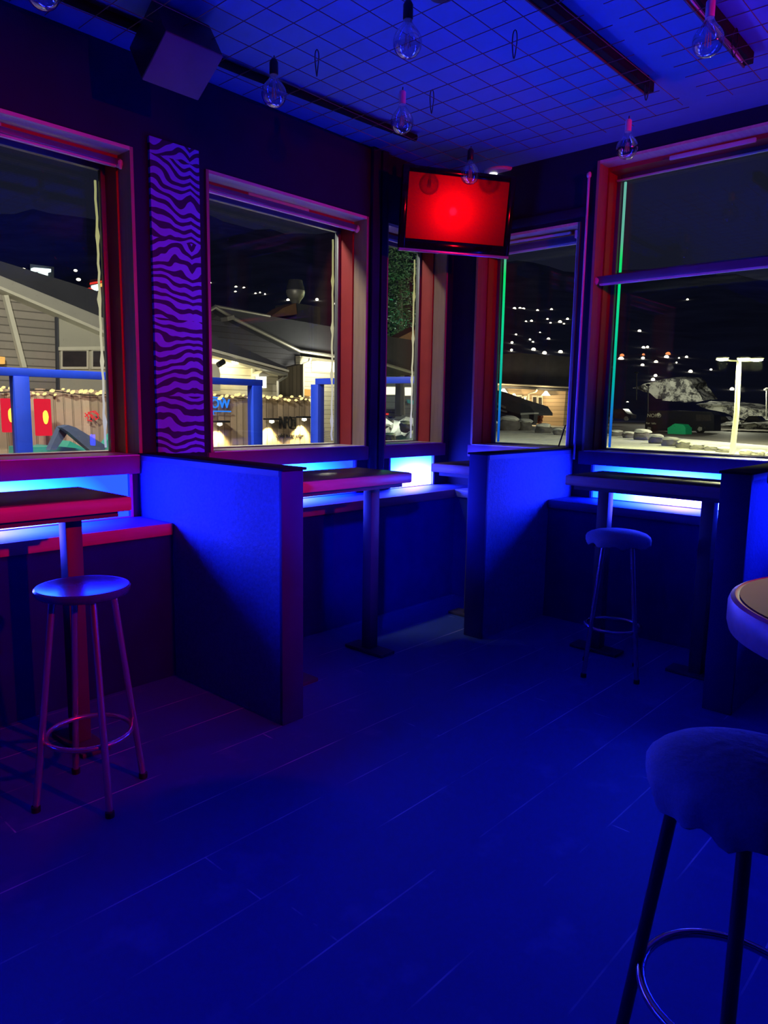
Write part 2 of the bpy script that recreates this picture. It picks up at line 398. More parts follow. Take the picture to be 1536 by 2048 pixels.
PANELS = {1: (.74, 1.955), 2: (2.53, 3.69), 3: (4.04, 4.59)}
PANEL5 = (-2.37, -1.2)
holesL = [(a, b, WZ0, WZ1) for a, b in W.values()] + [(a, b, PZ0, PZ1) for a, b in PANELS.values()]
struct(wall_holes('wall_left', 'x', XL-.24, XL, YN, YR+.24, 0, ZC, holesL, 'wall'), 'dark painted wall with three windows', 'wall')
holesR = [(a, b, WZ0-.005, t) for a, b, t in WR.values()] + [(*PANEL5, PZ0, PZ1)]
struct(wall_holes('wall_right', 'y', YR, YR+.24, XL, XB, 0, ZC, holesR, 'wall'), 'dark painted wall with the tall window and the narrow one', 'wall')
struct(B('wall_back', 'wall', None, (XL, XB, YN-.15, YN, 0, ZC)))
struct(B('wall_near', 'wall', None, (XB, XB+.15, YN, YR, 0, ZC)))

# ------------------------------------------------------------------ windows
def window_left(n, a, b, strip=True, vent=None, rail=True):
    w = empty('window_%d' % n, (XL, (a+b)/2, WZ0), kind='structure')
    w['label'] = {1: 'leftmost window, looking onto the grey gable house', 2: 'window right of the zebra print strip', 3: 'narrow window under the television'}[n]
    w['category'] = 'window'
    d1, d2 = XL-.115, XL-.235
    B('lining', 'lining', w, (d1, XL+.012, a, a+.018, WZ0, WZ1), (d1, XL+.012, b-.018, b, WZ0, WZ1))
    B('head_lining', 'lining_h', w, (d1, XL+.012, a+.018, b-.018, WZ1-.018, WZ1))
    B('inner_frame', 'frame_red', w, (d2, d1, a, a+.03, WZ0, WZ1), (d2, d1, b-.03, b, WZ0, WZ1), (d2, d1, a+.03, b-.03, WZ1-.045, WZ1))
    B('metal_sash', 'sash', w, (d2-.035, d2, a, a+.055, WZ0, WZ1), (d2-.035, d2, b-.055, b, WZ0, WZ1), (d2-.035, d2, a+.055, b-.055, WZ1-.075, WZ1), (d2-.035, d2, a+.055, b-.055, WZ0, WZ0+.012), bevel=.004)
    B('pane', 'glass', w, (d2-.028, d2-.008, a+.055, b-.055, WZ0+.012, WZ1-.075))
    B('sill_apron', 'apron', w, (d2, XL+.022, a-.02, b+.02, PZ1+.002, WZ0), bevel=.004)
    B('blind_rail', 'rail', w, (XL-.092, XL-.06, a+.025, b-.03, 2.675, 2.705), bevel=.004)
    B('blind_lip', 'rail_lip', w, (XL-.09, XL-.072, a+.025, b-.05, 2.664, 2.675))
    MB().blob((XL-.07, b-.033, 2.682), (.022, .016, .026), 2, .15, n).build('rail_cap', 'plastic', w)
    if vent:
        B('trickle_vent', 'plastic', w, (XL-.125, XL-.105, vent[0], vent[1], 2.712, 2.738), bevel=.006)
    B('sill_top', 'plastic', w, (d2, XL+.02, a+.02, b-.02, WZ0, WZ0+.005))
    B('outer_sill', 'snow', w, (d2-.16, d2-.036, a-.02, b+.02, WZ0-.06, WZ0+.008), bevel=.004)
    # rope light along the outer edge
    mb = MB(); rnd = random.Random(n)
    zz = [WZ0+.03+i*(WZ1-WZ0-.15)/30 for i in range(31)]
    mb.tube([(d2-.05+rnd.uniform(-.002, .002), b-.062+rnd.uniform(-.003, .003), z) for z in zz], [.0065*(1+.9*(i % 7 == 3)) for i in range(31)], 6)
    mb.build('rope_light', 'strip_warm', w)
    return w
window_left(1, *W[1], vent=(.85, 1.42))
window_left(2, *W[2], vent=(2.84, 3.33))
window_left(3, *W[3], vent=None)
def window_right(n, a, b, top):
    w = empty('window_%d' % n, ((a+b)/2, YR, WZ0), kind='structure')
    w['label'] = {4: 'narrow right window above the partition with green light strip', 5: 'tall right window looking onto the snowy car park'}[n]
    w['category'] = 'window'
    d1, d2 = YR+.115, YR+.235; z0 = WZ0-.005
    B('lining', 'lining', w, (a, a+.018, YR-.012, d1, z0, top), (b-.018, b, YR-.012, d1, z0, top))
    B('head_lining', 'lining_h', w, (a+.018, b-.018, YR-.012, d1, top-.018, top))
    B('inner_frame', 'frame_red', w, (a, a+.03, d1, d2, z0, top), (b-.03, b, d1, d2, z0, top), (a+.03, b-.03, d1, d2, top-.045, top))
    B('metal_sash', 'sash', w, (a, a+.055, d2, d2+.035, z0, top), (b-.055, b, d2, d2+.035, z0, top), (a+.055, b-.055, d2, d2+.035, top-.075, top), (a+.055, b-.055, d2, d2+.035, z0, z0+.012), bevel=.004)
    B('pane', 'glass', w, (a+.055, b-.055, d2+.008, d2+.028, z0+.012, top-.075))
    B('sill_apron', 'apron', w, (a-.02, b+.02, YR-.022, d2, PZ1+.002, z0), bevel=.004)
    B('sill_top', 'plastic', w, (a+.02, b-.02, YR-.02, d2, z0, z0+.005))
    B('outer_sill', 'snow', w, (a-.02, b+.02, d2+.036, d2+.16, z0-.06, z0+.012), bevel=.004)
    zr = 2.355 if n == 5 else top-.075
    yr = YR+.03 if n == 5 else YR+.075
    B('blind_rail', 'rail', w, (a+.02, b-.02, yr, yr+.035, zr-.035, zr+.015), bevel=.004)
    B('blind_lip', 'rail_lip', w, (a+.04, b-.03, yr+.005, yr+.028, zr-.047, zr-.035))
    MB().blob((a+.02, yr, zr-.015), (.016, .022, .026), 2, .15, n).build('rail_cap', 'plastic', w)
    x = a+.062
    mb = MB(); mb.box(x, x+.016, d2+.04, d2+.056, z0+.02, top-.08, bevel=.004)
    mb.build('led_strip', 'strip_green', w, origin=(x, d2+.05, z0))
    if n == 5:
        B('trickle_vent', 'plastic', w, (-2.0, -1.48, YR+.09, YR+.112, top-.062, top-.034), bevel=.008)
        B('transom', 'sash', w, (a+.055, b-.055, d2+.03, d2+.06, 2.40, 2.425), bevel=.004)
        B('upper_lip', 'rail_lip', w, (a+.04, b-.03, d2-.03, d2-.01, top-.09, top-.08))
        MB().tube([(-2.493, YR-.03, 1.10), (-2.493, YR-.03, 3.03)], .0085, 10).build('blind_cord_tube', 'plastic', w)
        MB().blob((-2.493, YR-.03, 3.035), (.016, .016, .022), 2, .1, 3).build('cord_knob', 'plastic', w)
    else:
        B('trickle_vent', 'plastic', w, (-3.2, -2.66, YR+.06, YR+.082, top-.052, top-.034), bevel=.006)
        B('side_guide', 'plastic', w, (b-.028, b-.014, YR-.005, YR+.02, z0+.01, top-.09), bevel=.004)
        B('guide_bracket', 'plastic', w, (b-.04, b-.005, YR-.012, YR+.03, top-.105, top-.05), bevel=.006)
        B('head_casing', 'wall', w, (a-.05, b+.06, YR-.03, YR, top+.03, top+.09), bevel=.005)
        MB().tube([at_y(1131, 850, YR+.2), at_y(1124, 872, YR+.2), at_y(1117, 893, YR+.2)], .006, 8).build('loose_cord', 'plastic_black', w)
    return w
for n, (a, b, t) in WR.items(): window_right(n, a, b, t)

# pilaster strips on the left wall between the windows
struct(B('trim_1', 'wall', None, (XL, XL+.03, 3.80, 3.875, 0.9, ZC), bevel=.004), 'dark post strip between the second and the narrow window', 'trim')
struct(B('trim_2', 'wall', None, (XL, XL+.03, 3.895, 3.955, 0.9, ZC), bevel=.004), 'thin dark strip left of the narrow window', 'trim')

# zebra strip
B_ = MB(.002); B_.box(XL, XL+.022, 2.105, 2.405, 1.172, 2.835)
tag(B_.build('zebra_wall_panel', 'zebra', None, origin=(XL, 2.105, 1.172)), 'zebra print strip on the wall between the two left windows', 'wall panel')

# ------------------------------------------------------------------ light panels
def light_panel(label, axis, a, b, hot, p):
    root = empty('led_light_box', (p, (a+b)/2, PZ0) if axis == 'x' else ((a+b)/2, p, PZ0), label, 'light box', 'blue light boxes under the windows')
    rim = .016
    s = -1 if axis == 'x' else 1
    def bx(u0, u1, q0, q1, z0, z1):
        q0, q1 = sorted((p+s*q0, p+s*q1))
        return (q0, q1, u0, u1, z0, z1) if axis == 'x' else (u0, u1, q0, q1, z0, z1)
    B('rim', 'panel_rim', root, bx(a, a+rim, -.004, .06, PZ0, PZ1), bx(b-rim, b, -.004, .06, PZ0, PZ1), bx(a+rim, b-rim, .0, .06, PZ0, PZ0+.004))
    B('housing', 'plastic_black', root, bx(a, b, .06, .2, PZ0, PZ1))
    B('diffuser', 'led_panel', root, bx(a+rim, b-rim, .02, .03, PZ0+.004, PZ1), origin=((p+s*.02, hot, PZ0+.03) if axis == 'x' else (hot, p+s*.02, PZ0+.03)))
    return root
light_panel('glowing blue panel behind the left table with the red stool', 'x', *PANELS[1], 1.16, XL)
light_panel('glowing panel behind the middle table, white at its left', 'x', *PANELS[2], 2.98, XL)
light_panel('short white-hot blue panel under the narrow window by the corner', 'x', *PANELS[3], 4.36, XL)
light_panel('glowing panel under the tall right window, behind the right table', 'y', *PANEL5, -1.74, YR)

# ------------------------------------------------------------------ partitions
def partition(label, x0, x1, y0, y1, along):
    """half-height booth wall; along = axis it runs along; its free end carries a plain board"""
    h = 1.18
    root = empty('booth_partition', ((x0+x1)/2, (y0+y1)/2, 0), label, 'partition', 'half-height booth partitions')
    if along == 'x':
        B('panel', 'partition', root, (x0, x1-.02, y0, y1, 0, h-.04))
        B('end_board', 'end_board', root, (x1-.02, x1, y0-.003, y1+.003, 0, h-.012), bevel=.003)
        B('top_strip', 'trim_strip', root, (x0, x1-.02, y0-.004, y1+.004, h-.04, h-.012))
        B('cap_rail', 'cap', root, (x0, x1+.012, y0-.006, y1+.014, h-.012, h), bevel=.003)
    else:
        B('panel', 'partition', root, (x0, x1, y0+.02, y1, 0, h-.04))
        B('end_board', 'end_board', root, (x0-.003, x1+.003, y0, y0+.02, 0, h-.012), bevel=.003)
        B('top_strip', 'trim_strip', root, (x0-.004, x1+.004, y0+.02, y1, h-.04, h-.012))
        B('cap_rail', 'cap', root, (x0-.01, x1+.006, y0-.012, y1, h-.012, h), bevel=.003)
    return root
partition('blue-lit partition with dark end board, right of the left stool', XL, -2.43, 2.0, 2.118, 'x')
partition('blue-lit partition between the corner booth and the right table', -2.645, -2.515, 3.68, YR, 'y')
partition('partition at the right edge of the photo, its end board dark', -1.115, -.985, 3.58, YR, 'y')

# ------------------------------------------------------------------ benches
BT, BS = .833, .776
def bench(label, boxes_seat, boxes_front, loc, mat, lips=(), emat='bench_edge'):
    root = empty('bench', loc, label, 'bench', 'built-in booth benches')
    mb = MB(.006)
    for b in boxes_seat: mb.box(*b)
    mb.build('seat', mat, root)
    mb = MB()
    for b in boxes_front: mb.box(*b)
    mb.build('front_panel', 'bench_front', root)
    if lips: B('red_lit_edge', emat, root, *lips, bevel=.003)
    return root
XF, YF = -3.315, 4.435
bench('bench along the left wall behind the left stool, red-lit front edge', [(XL+.003, XF-.012, -.4, 2.0, BS, BT)], [(XL+.05, XF-.015, -.4, 2.0, 0, BS)], (XF, .8, 0), 'bench_seat', [(XF-.0118, XF, -.4, 1.998, BS-.004, BT)])
bench('corner bench turning under the narrow windows beneath the television', [(XL, XF-.012, 2.118, YR, BS, BT), (XF-.0115, -2.645, YF, YR, BS, BT)], [(XL+.05, XF-.015, 2.118, YR, 0, BS), (XF-.0145, -2.645, YF+.015, YR-.02, 0, BS)], (XF, 3.5, 0), 'bench_seat', [(XF-.0118, XF, 2.12, YF, BS-.004, BT)])
bench('bench under the tall right window behind the right stool', [(-2.515, -1.115, YF, YR, BS, BT)], [(-2.515, -1.115, YF+.015, YR-.02, 0, BS)], (-1.8, YF, 0), 'bench_seat_x')

bench('bench beyond the partition at the right edge of the photo', [(-.985, 1.6, YF, YR, BS, BT)], [(-.985, 1.6, YF+.015, YR-.02, 0, BS)], (.2, YF, 0), 'bench_seat_x')

# ------------------------------------------------------------------ tables
def table(label, x0, x1, y0, y1, legs, edge='wood_x', z=1.08, ls=.034):
    root = empty('bar_table', ((x0+x1)/2, (y0+y1)/2, 0), label, 'table', 'tall bar tables in the booths')
    B('tabletop', edge, root, (x0, x1, y0, y1, z-.06, z-.003), bevel=.007)
    B('table_surface', 'laminate', root, (x0+.012, x1-.012, y0+.012, y1-.012, z-.0035, z), bevel=.0012)
    B('apron', 'post', root, (x0+.04, x1-.04, y0+.04, y1-.04, z-.085, z-.06))
    for lx, ly in legs:
        B('leg', 'post', root, (lx-ls, lx+ls, ly-ls, ly+ls, .02, z-.085), bevel=.004)
        B('foot_plate', 'post', root, (lx-.15, lx+.15, ly-.06, ly+.06, 0, .02), bevel=.004)
    return root
table('tall table at the left edge with red-lit front, above the left stool', -3.15, -2.69, .28, 1.437, [(-2.92, 1.285), (-2.92, .43)])
table('tall pine-edged table in the middle booth behind the left partition', -3.14, -2.685, 2.27, 3.175, [(-2.87, 3.03), (-2.87, 2.42)])
table('small corner table under the narrow right window', -3.07, -2.68, 3.825, 4.27, [(-2.87, 4.06)], edge='wood_edge')
table('tall table behind the right stool, before the tall window', -2.04, -1.145, 3.785, 4.245, [(-1.895, 4.02), (-1.3, 4.02)], edge='wood_edge')
table('blurred table end at the right edge, above the partition', -.93, .2, 3.62, 4.0, [(-.6, 3.8), (0, 3.8)], edge='wood_edge', z=1.19)
# round table in the right foreground
rt = empty('round_table', (-.10, 1.58, 0), 'round thick-edged table cut off by the right edge, foreground', 'table')
R7 = .345
MB().lathe([(0, 1.03), (R7-.02, 1.03), (R7-.004, 1.036), (R7, 1.05), (R7, 1.085), (R7-.004, 1.096), (R7-.012, 1.1), (R7-.018, 1.0985), (0, 1.0985)], (-.1, 1.58, 0), 96).build('tabletop', 'wood_edge', rt)
MB().lathe([(0, 1.0985), (R7-.02, 1.0985), (R7-.02, 1.1005), (0, 1.1005)], (-.1, 1.58, 0), 96).build('table_surface', mat_plain('grey_brown_laminate', (.16, .13, .13), .6, spec=.2, var=.3), rt)
MB().lathe([(.045, .03), (.045, 1.03)], (-.1, 1.58, 0), 20).build('post', 'post', rt)
MB().lathe([(0, 0), (.12, 0), (.12, .02), (.05, .04), (0, .04)], (-.1, 1.58, 0), 40).build('base', 'post', rt)

# ------------------------------------------------------------------ stools
def stool_base(root, c, rot, top=.765, r_top=.105, r_foot=.195, zr=.245, rr=.148, mat='steel', ring='steel'):
    x, y = c
    for k in range(4):
        a = rot+k*PI/2; ca, sa = math.cos(a), math.sin(a)
        pts = [(x+ca*r_top, y+sa*r_top, top)]
        for t in (.25, .5, .75, 1): 
            rad = r_top+(r_foot-r_top)*t; pts.append((x+ca*rad, y+sa*rad, top*(1-t)+.006*t))
        l = MB().tube(pts, .0125, 12).build('leg', mat, root)
        MB().lathe([(0, 0), (.016, 0), (.016, .02), (.0125, .024)], (x+ca*r_foot, y+sa*r_foot, 0), 12).build('rubber_foot', 'plastic_black', l)
    MB().tube([(x+rr*math.cos(2*PI*j/48), y+rr*math.sin(2*PI*j/48), zr) for j in range(48)], .0095, 10, closed=True).build('foot_ring', ring, root)
s1 = empty('bar_stool', (-2.49, 1.13, 0), 'bare wooden bar stool with red-lit legs before the left table', 'stool', 'round bar stools')
MB().lathe([(0, .765), (.14, .765), (.155, .772), (.163, .785), (.163, .795), (.157, .801), (.148, .8005), (.12, .795), (.05, .791), (0, .790)], (-2.49, 1.13, 0), 64).build('seat', 'seat_dark', s1)
stool_base(s1, (-2.49, 1.13), math.radians(-8))
def covered_seat(root, c, z, r, seed, dome=.05, drop=.075):
    mb = MB(); n = 72; rnd = random.Random(seed)
    prof = [(0, dome), (.25, dome*.97), (.5, dome*.85), (.72, dome*.62), (.88, dome*.3), (.97, -.004), (1.0, -.02), (.99, -.045), (.94, -drop), (.84, -drop-.008), (.6, -drop)]
    rings = []
    ph = [rnd.uniform(0, 6) for _ in range(4)]
    for i, (rr, zz) in enumerate(prof):
        if rr == 0: rings.append([mb.bm.verts.new((c[0], c[1], z+zz))]); continue
        ring = []
        for j in range(n):
            a = 2*PI*j/n
            ruf = max(0, (i-4)/6)
            k = 1+ruf*(.035*math.sin(11*a+ph[0])+.025*math.sin(17*a+ph[1]))+.012*math.sin(2*a+ph[2])
            dz = ruf*(.012*math.sin(9*a+ph[3])+.008*math.sin(15*a+ph[1]))
            ring.append(mb.bm.verts.new((c[0]+r*rr*k*math.cos(a), c[1]+r*rr*k*math.sin(a), z+zz+dz)))
        rings.append(ring)
    for a, b in zip(rings, rings[1:]):
        for j in range(n):
            j2 = (j+1) % n
            f = mb.bm.faces.new((a[0], b[j2], b[j])) if len(a) == 1 else mb.bm.faces.new((a[j], a[j2], b[j2], b[j]))
            f.smooth = True
    mb.build('seat_cover', 'cover', root)
    MB().lathe([(0, z-drop+.002), (r*.82, z-drop+.002), (r*.82, z-.03), (0, z-.03)], (*c, 0), 40).build('seat_board', 'post', root)
s2 = empty('bar_stool', (-1.67, 3.73, 0), 'thin-legged bar stool with a cloth-covered domed seat before the right table', 'stool', 'round bar stools')
covered_seat(s2, (-1.67, 3.73), .78, .172, 4, dome=.03, drop=.04)
stool_base(s2, (-1.67, 3.73), math.radians(-20), top=.73, zr=.27)
s3 = empty('bar_stool', (-.335, 1.385, 0), 'large bar stool with gathered cloth cover, cut off at the lower right', 'stool', 'round bar stools')
covered_seat(s3, (-.335, 1.385), .80, .182, 9, dome=.03, drop=.068)
stool_base(s3, (-.335, 1.385), math.radians(13.6), top=.72, r_top=.125, r_foot=.215, zr=.335, rr=.165, mat='steel_dark', ring='chrome')

# ------------------------------------------------------------------ television in the corner
tvc = Vector((-3.187, 4.197, 2.79)); yaw, tl = math.radians(-30.93), math.radians(8.7)
tn = Vector((math.cos(yaw)*math.cos(tl), math.sin(yaw)*math.cos(tl), -math.sin(tl))); tr_ = Vector((-math.sin(yaw), math.cos(yaw), 0)); tu = tn.cross(tr_)
TVM = Matrix((tr_, tu, tn)).transposed().to_4x4(); TVM.translation = tvc
tv = empty('television', tvc, 'black television with a red glow on its screen, hung in the corner', 'television')
def tvbox(name, mat, bev, *bx):
    mb = MB(bev)
    for b in bx: mb.box(*b, mtx=TVM)
    return mb.build(name, mat, tv)
w, h = .832, .545
tvbox('back_shell', 'tv_body', .01, (-w/2+.01, w/2-.01, -h/2+.03, h/2-.005, -.07, -.02))
tvbox('bezel', 'tv_body', .006, (-w/2, -w/2+.045, -h/2+.02, h/2, -.03, .008), (w/2-.045, w/2, -h/2+.02, h/2, -.03, .008), (-w/2+.04, w/2-.04, h/2-.04, h/2, -.03, .008), (-w/2+.04, w/2-.04, -h/2+.02, -h/2+.085, -.03, .008))
tvbox('screen', 'tv_screen', 0, (-w/2+.045, w/2-.045, -h/2+.085, h/2-.04, -.02, -.004))
tvbox('edge_strip', 'tv_strip', .004, (-w/2, w/2, -h/2, -h/2+.02, -.02, .006))
mb = MB(); mb.tube([tvc-tn*.06, tvc-tn*.3+Vector((0, 0, .1)), Vector((XL+.03, YR-.03, 3.0))], .025, 10); mb.build('wall_bracket', 'plastic_black', tv)

# ------------------------------------------------------------------ wire mesh panels under the ceiling
ZM = 3.10
def mesh_panel(label, x0, x1, y0, y1, jag, seed, skip=()):
    root = empty('wire_mesh_panel', ((x0+x1)/2, (y0+y1)/2, ZM), label, 'mesh panel', 'wire mesh panels under the ceiling')
    mb = MB(); rnd = random.Random(seed)
    x = x1-.04
    while x > x0:
        ye = y1+rnd.uniform(-.1, .05)
        mb.tube([(x+rnd.uniform(-.004, .004), y0+(ye-y0)*t, ZM-.012*math.sin(5*t+x)) for t in (0, .33, .66, 1)], .0019, 6); x -= .16
    y = y1-.05
    while y > y0:
        mb.tube([(x0+(x1+rnd.uniform(-.06, .05)-x0)*t, y+rnd.uniform(-.003, .003), ZM+.006-.012*math.sin(5*(y-y0)/(y1-y0)+x0)) for t in (0, .5, 1)], .0019, 6); y -= .15
    mb.build('wire_grid', 'wire', root)
    for tx, ty in jag:
        MB().tube([(tx+.012*math.cos(2*PI*j/16), ty+.004*math.sin(4*PI*j/16), ZM+.05+.062*math.sin(2*PI*j/16)) for j in range(16)], .0028, 6, closed=True).build('cable_tie', 'plastic_black', root)
    return root
mesh_panel('long wire mesh panel under the ceiling left of the track bar', -3.42, -1.62, .4, 4.25, [(-1.77, 3.95), (-2.05, 3.1), (-2.9, 2.62), (-2.75, 3.35)], 1)
mesh_panel('second wire mesh panel, right of the long track bar', -1.53, -.1, .6, 4.2, [(-1.27, 3.75), (-.8, 2.8)], 2)
# black track bars on the ceiling
for x, y0, y1, lb in ((-1.80, .6, 4.06, 'long black track bar on the ceiling between the mesh panels'), (-1.30, .8, 4.06, 'black track bar with cables at the top right corner')):
    r = empty('ceiling_track', (x, (y0+y1)/2, ZC), lb, 'ceiling track', 'black ceiling tracks')
    B('track_bar', 'track', r, (x-.022, x+.022, y0, y1, ZC-.055, ZC), bevel=.003)
    B('track_lip', 'wire', r, (x-.026, x-.018, y0, y1, ZC-.062, ZC-.055))
    if x > -1.5:
        for k in range(3):
            MB().tube([(x+.008+.006*math.sin(3*t+k), 2.6+(1.35)*t, ZC-.065-.014*abs(math.sin(7*t+k))) for t in [i/14 for i in range(15)]], .0035, 6).build('cable', 'rail_lip' if k == 1 else 'rail', r)
cd_ = MB(); cd_.tube([(-3.36, .4, 3.19), (-3.355, 1.6, 3.19), (-3.34, 2.47, 3.19), (-3.28, 3.45, 3.19), (-3.25, 3.8, 3.19)], .022, 10)
tag(cd_.build('cable_conduit', 'track'), 'black cable conduit along the ceiling above the left windows', 'conduit')
r = empty('spotlight', (-2.03, 2.52, ZC), 'round black ceiling fitting at the top edge of the photo', 'lamp')
MB().lathe([(0, -.1), (.05, -.1), (.06, -.08), (.06, 0), (0, 0)], r.location, 24).build('housing', 'plastic_black', r)
q = at_z(1000, 345, ZC-.01)
r = empty('ceiling_lamp', (q.x, q.y, ZC), 'small white ceiling lamp just above the right end of the television', 'lamp')
MB().lathe([(0, -.02), (.11, -.02), (.12, -.01), (.12, 0), (0, 0)], r.location, 24).build('housing', 'plastic', r)
mb = MB()
for d in (-.05, .05): mb.lathe([(0, -.026), (.03, -.026), (.03, -.02)], Vector(r.location)+Vector((d*.7, d*.7, 0)), 16)
mb.build('lamp_lens', 'spot_white', r)

# ------------------------------------------------------------------ loudspeaker by the left wall
sc_ = Vector((-3.1, 1.98, 2.97)); ts = 1.0
sn = Vector((math.cos(ts), 0, -math.sin(ts))); sr = Vector((0, 1, 0)); su = sn.cross(sr)
SM = Matrix((sr, su, sn)).transposed().to_4x4(); SM.translation = sc_
sp = empty('loudspeaker', sc_, 'loudspeaker tilted down from the ceiling, above the zebra strip', 'speaker')
mb = MB(.006); mb.box(-.148, .148, -.127, .127, -.2, -.012, mtx=SM); mb.build('cabinet', 'plastic_black', sp)
mb = MB(.006); mb.box(-.148, .148, -.127, .127, -.012, .0, mtx=SM); mb.build('grille', 'speaker', sp)
MB().tube([sc_-sn*.1+Vector((-.05, 0, .1)), Vector((-3.25, 1.98, ZC))], .015, 8).build('bracket', 'plastic_black', sp)

# ------------------------------------------------------------------ bulbs
def bulb(px, py, label, black, z=2.93):
    c = at_z(px, py, z); x, y = c.x, c.y
    root = empty('light_bulb', (x, y, z), label, 'light bulb', 'clear globe bulbs hanging from the mesh')
    R = .06
    prof = [(0, -R)]+[(R*math.sin(a), -R*math.cos(a)) for a in [PI*i/18 for i in range(1, 13)]]
    prof += [(.043, .043), (.030, .058), (.021, .072), (.0175, .084), (.0165, .098)]
    MB().lathe(prof, (x, y, z), 40).build('glass', 'bulb_glass', root)
    st = MB().lathe([(.012, .09), (.009, .06), (.006, .03), (.004, -.004), (0, -.006)], (x, y, z), 14).build('stem', 'bulb_glass', root)
    for k in range(4):
        a = k*PI/2+.4
        MB().tube([(x+.008*math.cos(a), y+.008*math.sin(a), z+.028), (x+.011*math.cos(a), y+.011*math.sin(a), z-.018)], .0016, 6).build('filament', 'filament', root)
    if black: MB().lathe([(0, .085), (.019, .085), (.021, .09), (.021, .14), (.013, .155), (.004, .16), (0, .16)], (x, y, z), 20).build('socket', 'socket_black', root)
    else: MB().lathe([(0, .085), (.0165, .085), (.018, .09), (.018, .145), (.012, .152), (.0, .153)], (x, y, z), 20).build('socket', 'socket_white', root)
    MB().tube([(x, y, z+.15), (x+.002, y, ZM)], .003, 6).build('cord', 'plastic_black', root)
    return root
bulb(85, -16, 'clear bulb cut off by the top edge, upper left corner', True)
bulb(548, 188, 'clear bulb in black socket hanging left of the red screen, above the window', True)
bulb(815, 85, 'clear bulb in black socket at the top centre of the photo', True)
bulb(804, 244, 'clear bulb in pale socket hanging just above the television', False)
bulb(940, 349, 'smallest clear bulb, hanging in front of the red television', True)
bulb(1254, 296, 'clear bulb in pale socket before the corner of the tall window', False)
bulb(1416, 82, 'clear bulb in pale socket at the top right by the cabled track', False)

# ================================================================== OUTSIDE
GZ = -.6
def px_poly(pts, x=None, y=None): return [at_x(a, b, x) if x is not None else at_y(a, b, y) for a, b in pts]
def slab(name, mat, parent, pts, x=None, y=None, d=.3, origin=None):
    """a board, wall or roof whose near face stands in the plane x or y, d thick"""
    off = (-d, 0, 0) if x is not None else (0, d, 0)
    return MB().prism(px_poly(pts, x, y), off).build(name, mat, parent, origin)
def bar(name, mat, parent, pts, r, x=None, y=None, n=8):
    return MB().tube(px_poly(pts, x, y), r, n).build(name, mat, parent)
def root_at(name, px, py, label, cat, x=None, y=None, group=None):
    q = at_x(px, py, x) if x is not None else at_y(px, py, y)
    return empty(name, q, label, cat, group)

# ground
mt, nt, out = new_mat('snowy_ground'); v = ocoord(nt)
n1 = noise(nt, .35, 5, v); n2 = noise(nt, 2.2, 4, v)
p = bsdf(nt, out, mixc(nt, n2, (.62, .63, .6), (.85, .85, .8)), .9, spec=.15)
bump(nt, p, mathn(nt, 'ADD', n1, mathn(nt, 'MULTIPLY', n2, .25)), 1.0, .5); M['ground'] = mt
mb = MB(); mb.box(-500, 300, 5.4, 600, GZ-1, GZ); mb.box(-500, -3.95, -60, 5.4, GZ-1, GZ)
struct(mb.build('ground', 'ground', None, origin=(0, 0, GZ)), 'snow-covered ground outside the right windows', 'ground')
# car park asphalt
mb = MB(); mb.prism([at_z(1150, 866, GZ), at_z(1260, 868, GZ), at_z(1400, 880, GZ), at_z(1560, 893, GZ), at_z(1700, 880, GZ), at_z(1560, 850, GZ), at_z(1150, 843, GZ)], (0, 0, .02))
tag(mb.build('car_park', 'asphalt', None), 'dark trodden car park behind the row of boulders', 'car park', kind='structure')

# hill behind everything
mb = MB(); rnd = random.Random(3)
na, nr = 90, 9
grid = []
for i in range(na+1):
    az = math.radians(-98+105*i/na)
    d = Vector((math.sin(az), math.cos(az), 0)); row = []
    deg = math.degrees(az)
    top = 175 if deg < -45 else 175-(deg+45)/40*72
    top = max(80, top)
    for j in range(nr+1):
        t = j/nr; rad = 170+620*t
        hgt = GZ+(top*(t**1.15))*(1+.05*math.sin(9*az+4*t)+.03*math.sin(31*az+7*t))+(1-(t-1)**2 if 0 else 0)
        if j == nr: hgt += rnd.uniform(0, 6)
        row.append(mb.bm.verts.new(d*rad+Vector((0, 0, hgt))))
    grid.append(row)
for i in range(na):
    for j in range(nr): mb.bm.faces.new((grid[i][j], grid[i+1][j], grid[i+1][j+1], grid[i][j+1])).smooth = True
hill = struct(mb.build('hill', 'hill', None, origin=(0, 0, 0)), 'dark wooded hillside dotted with town lights', 'hill')
def hill_pt(px, py):
    d = ray(px, py); d.normalize()
    # walk along the line of sight until it meets the slope
    az = math.atan2(d.x, d.y); deg = math.degrees(az); top = max(80, 175 if deg < -45 else 175-(deg+45)/40*72)
    hd = math.hypot(d.x, d.y)
    for k in range(180, 780, 3):
        q = O+d*(k/hd); t = (k-170)/620
        if q.z <= GZ+top*(t**1.15)*(1+.05*math.sin(9*az+4*t)+.03*math.sin(31*az+7*t)): return q-d*4, k
    return O+d*(700/hd), 700
me_light = {}
def town(px, py, size, win, red=False):
    q, k = hill_pt(px, py); r = size/2*k/F_PX
    key = red
    if key not in me_light:
        bm = bmesh.new(); bmesh.ops.create_icosphere(bm, subdivisions=2, radius=1); me = bpy.data.meshes.new('town_light'); bm.to_mesh(me); bm.free()
        me.materials.append(M['town_red' if red else 'town']); me_light[key] = me
    o = bpy.data.objects.new('town_light', me_light[key]); COL.objects.link(o); o.location = q; o.scale = (r, r, r*.85)
    tag(o, {2: 'tiny white town light on the hillside, through the window right of the zebra strip', 4: 'tiny white town light on the hillside, through the narrow right window', 5: 'tiny white town light on the hillside, through the tall right window'}[win] if not red else 'small amber town light on the hillside, through the tall right window', 'town light', {2: 'town lights behind the second window', 4: 'town lights behind the narrow right window', 5: 'town lights behind the tall window'}[win] if not red else 'amber town lights behind the tall window')
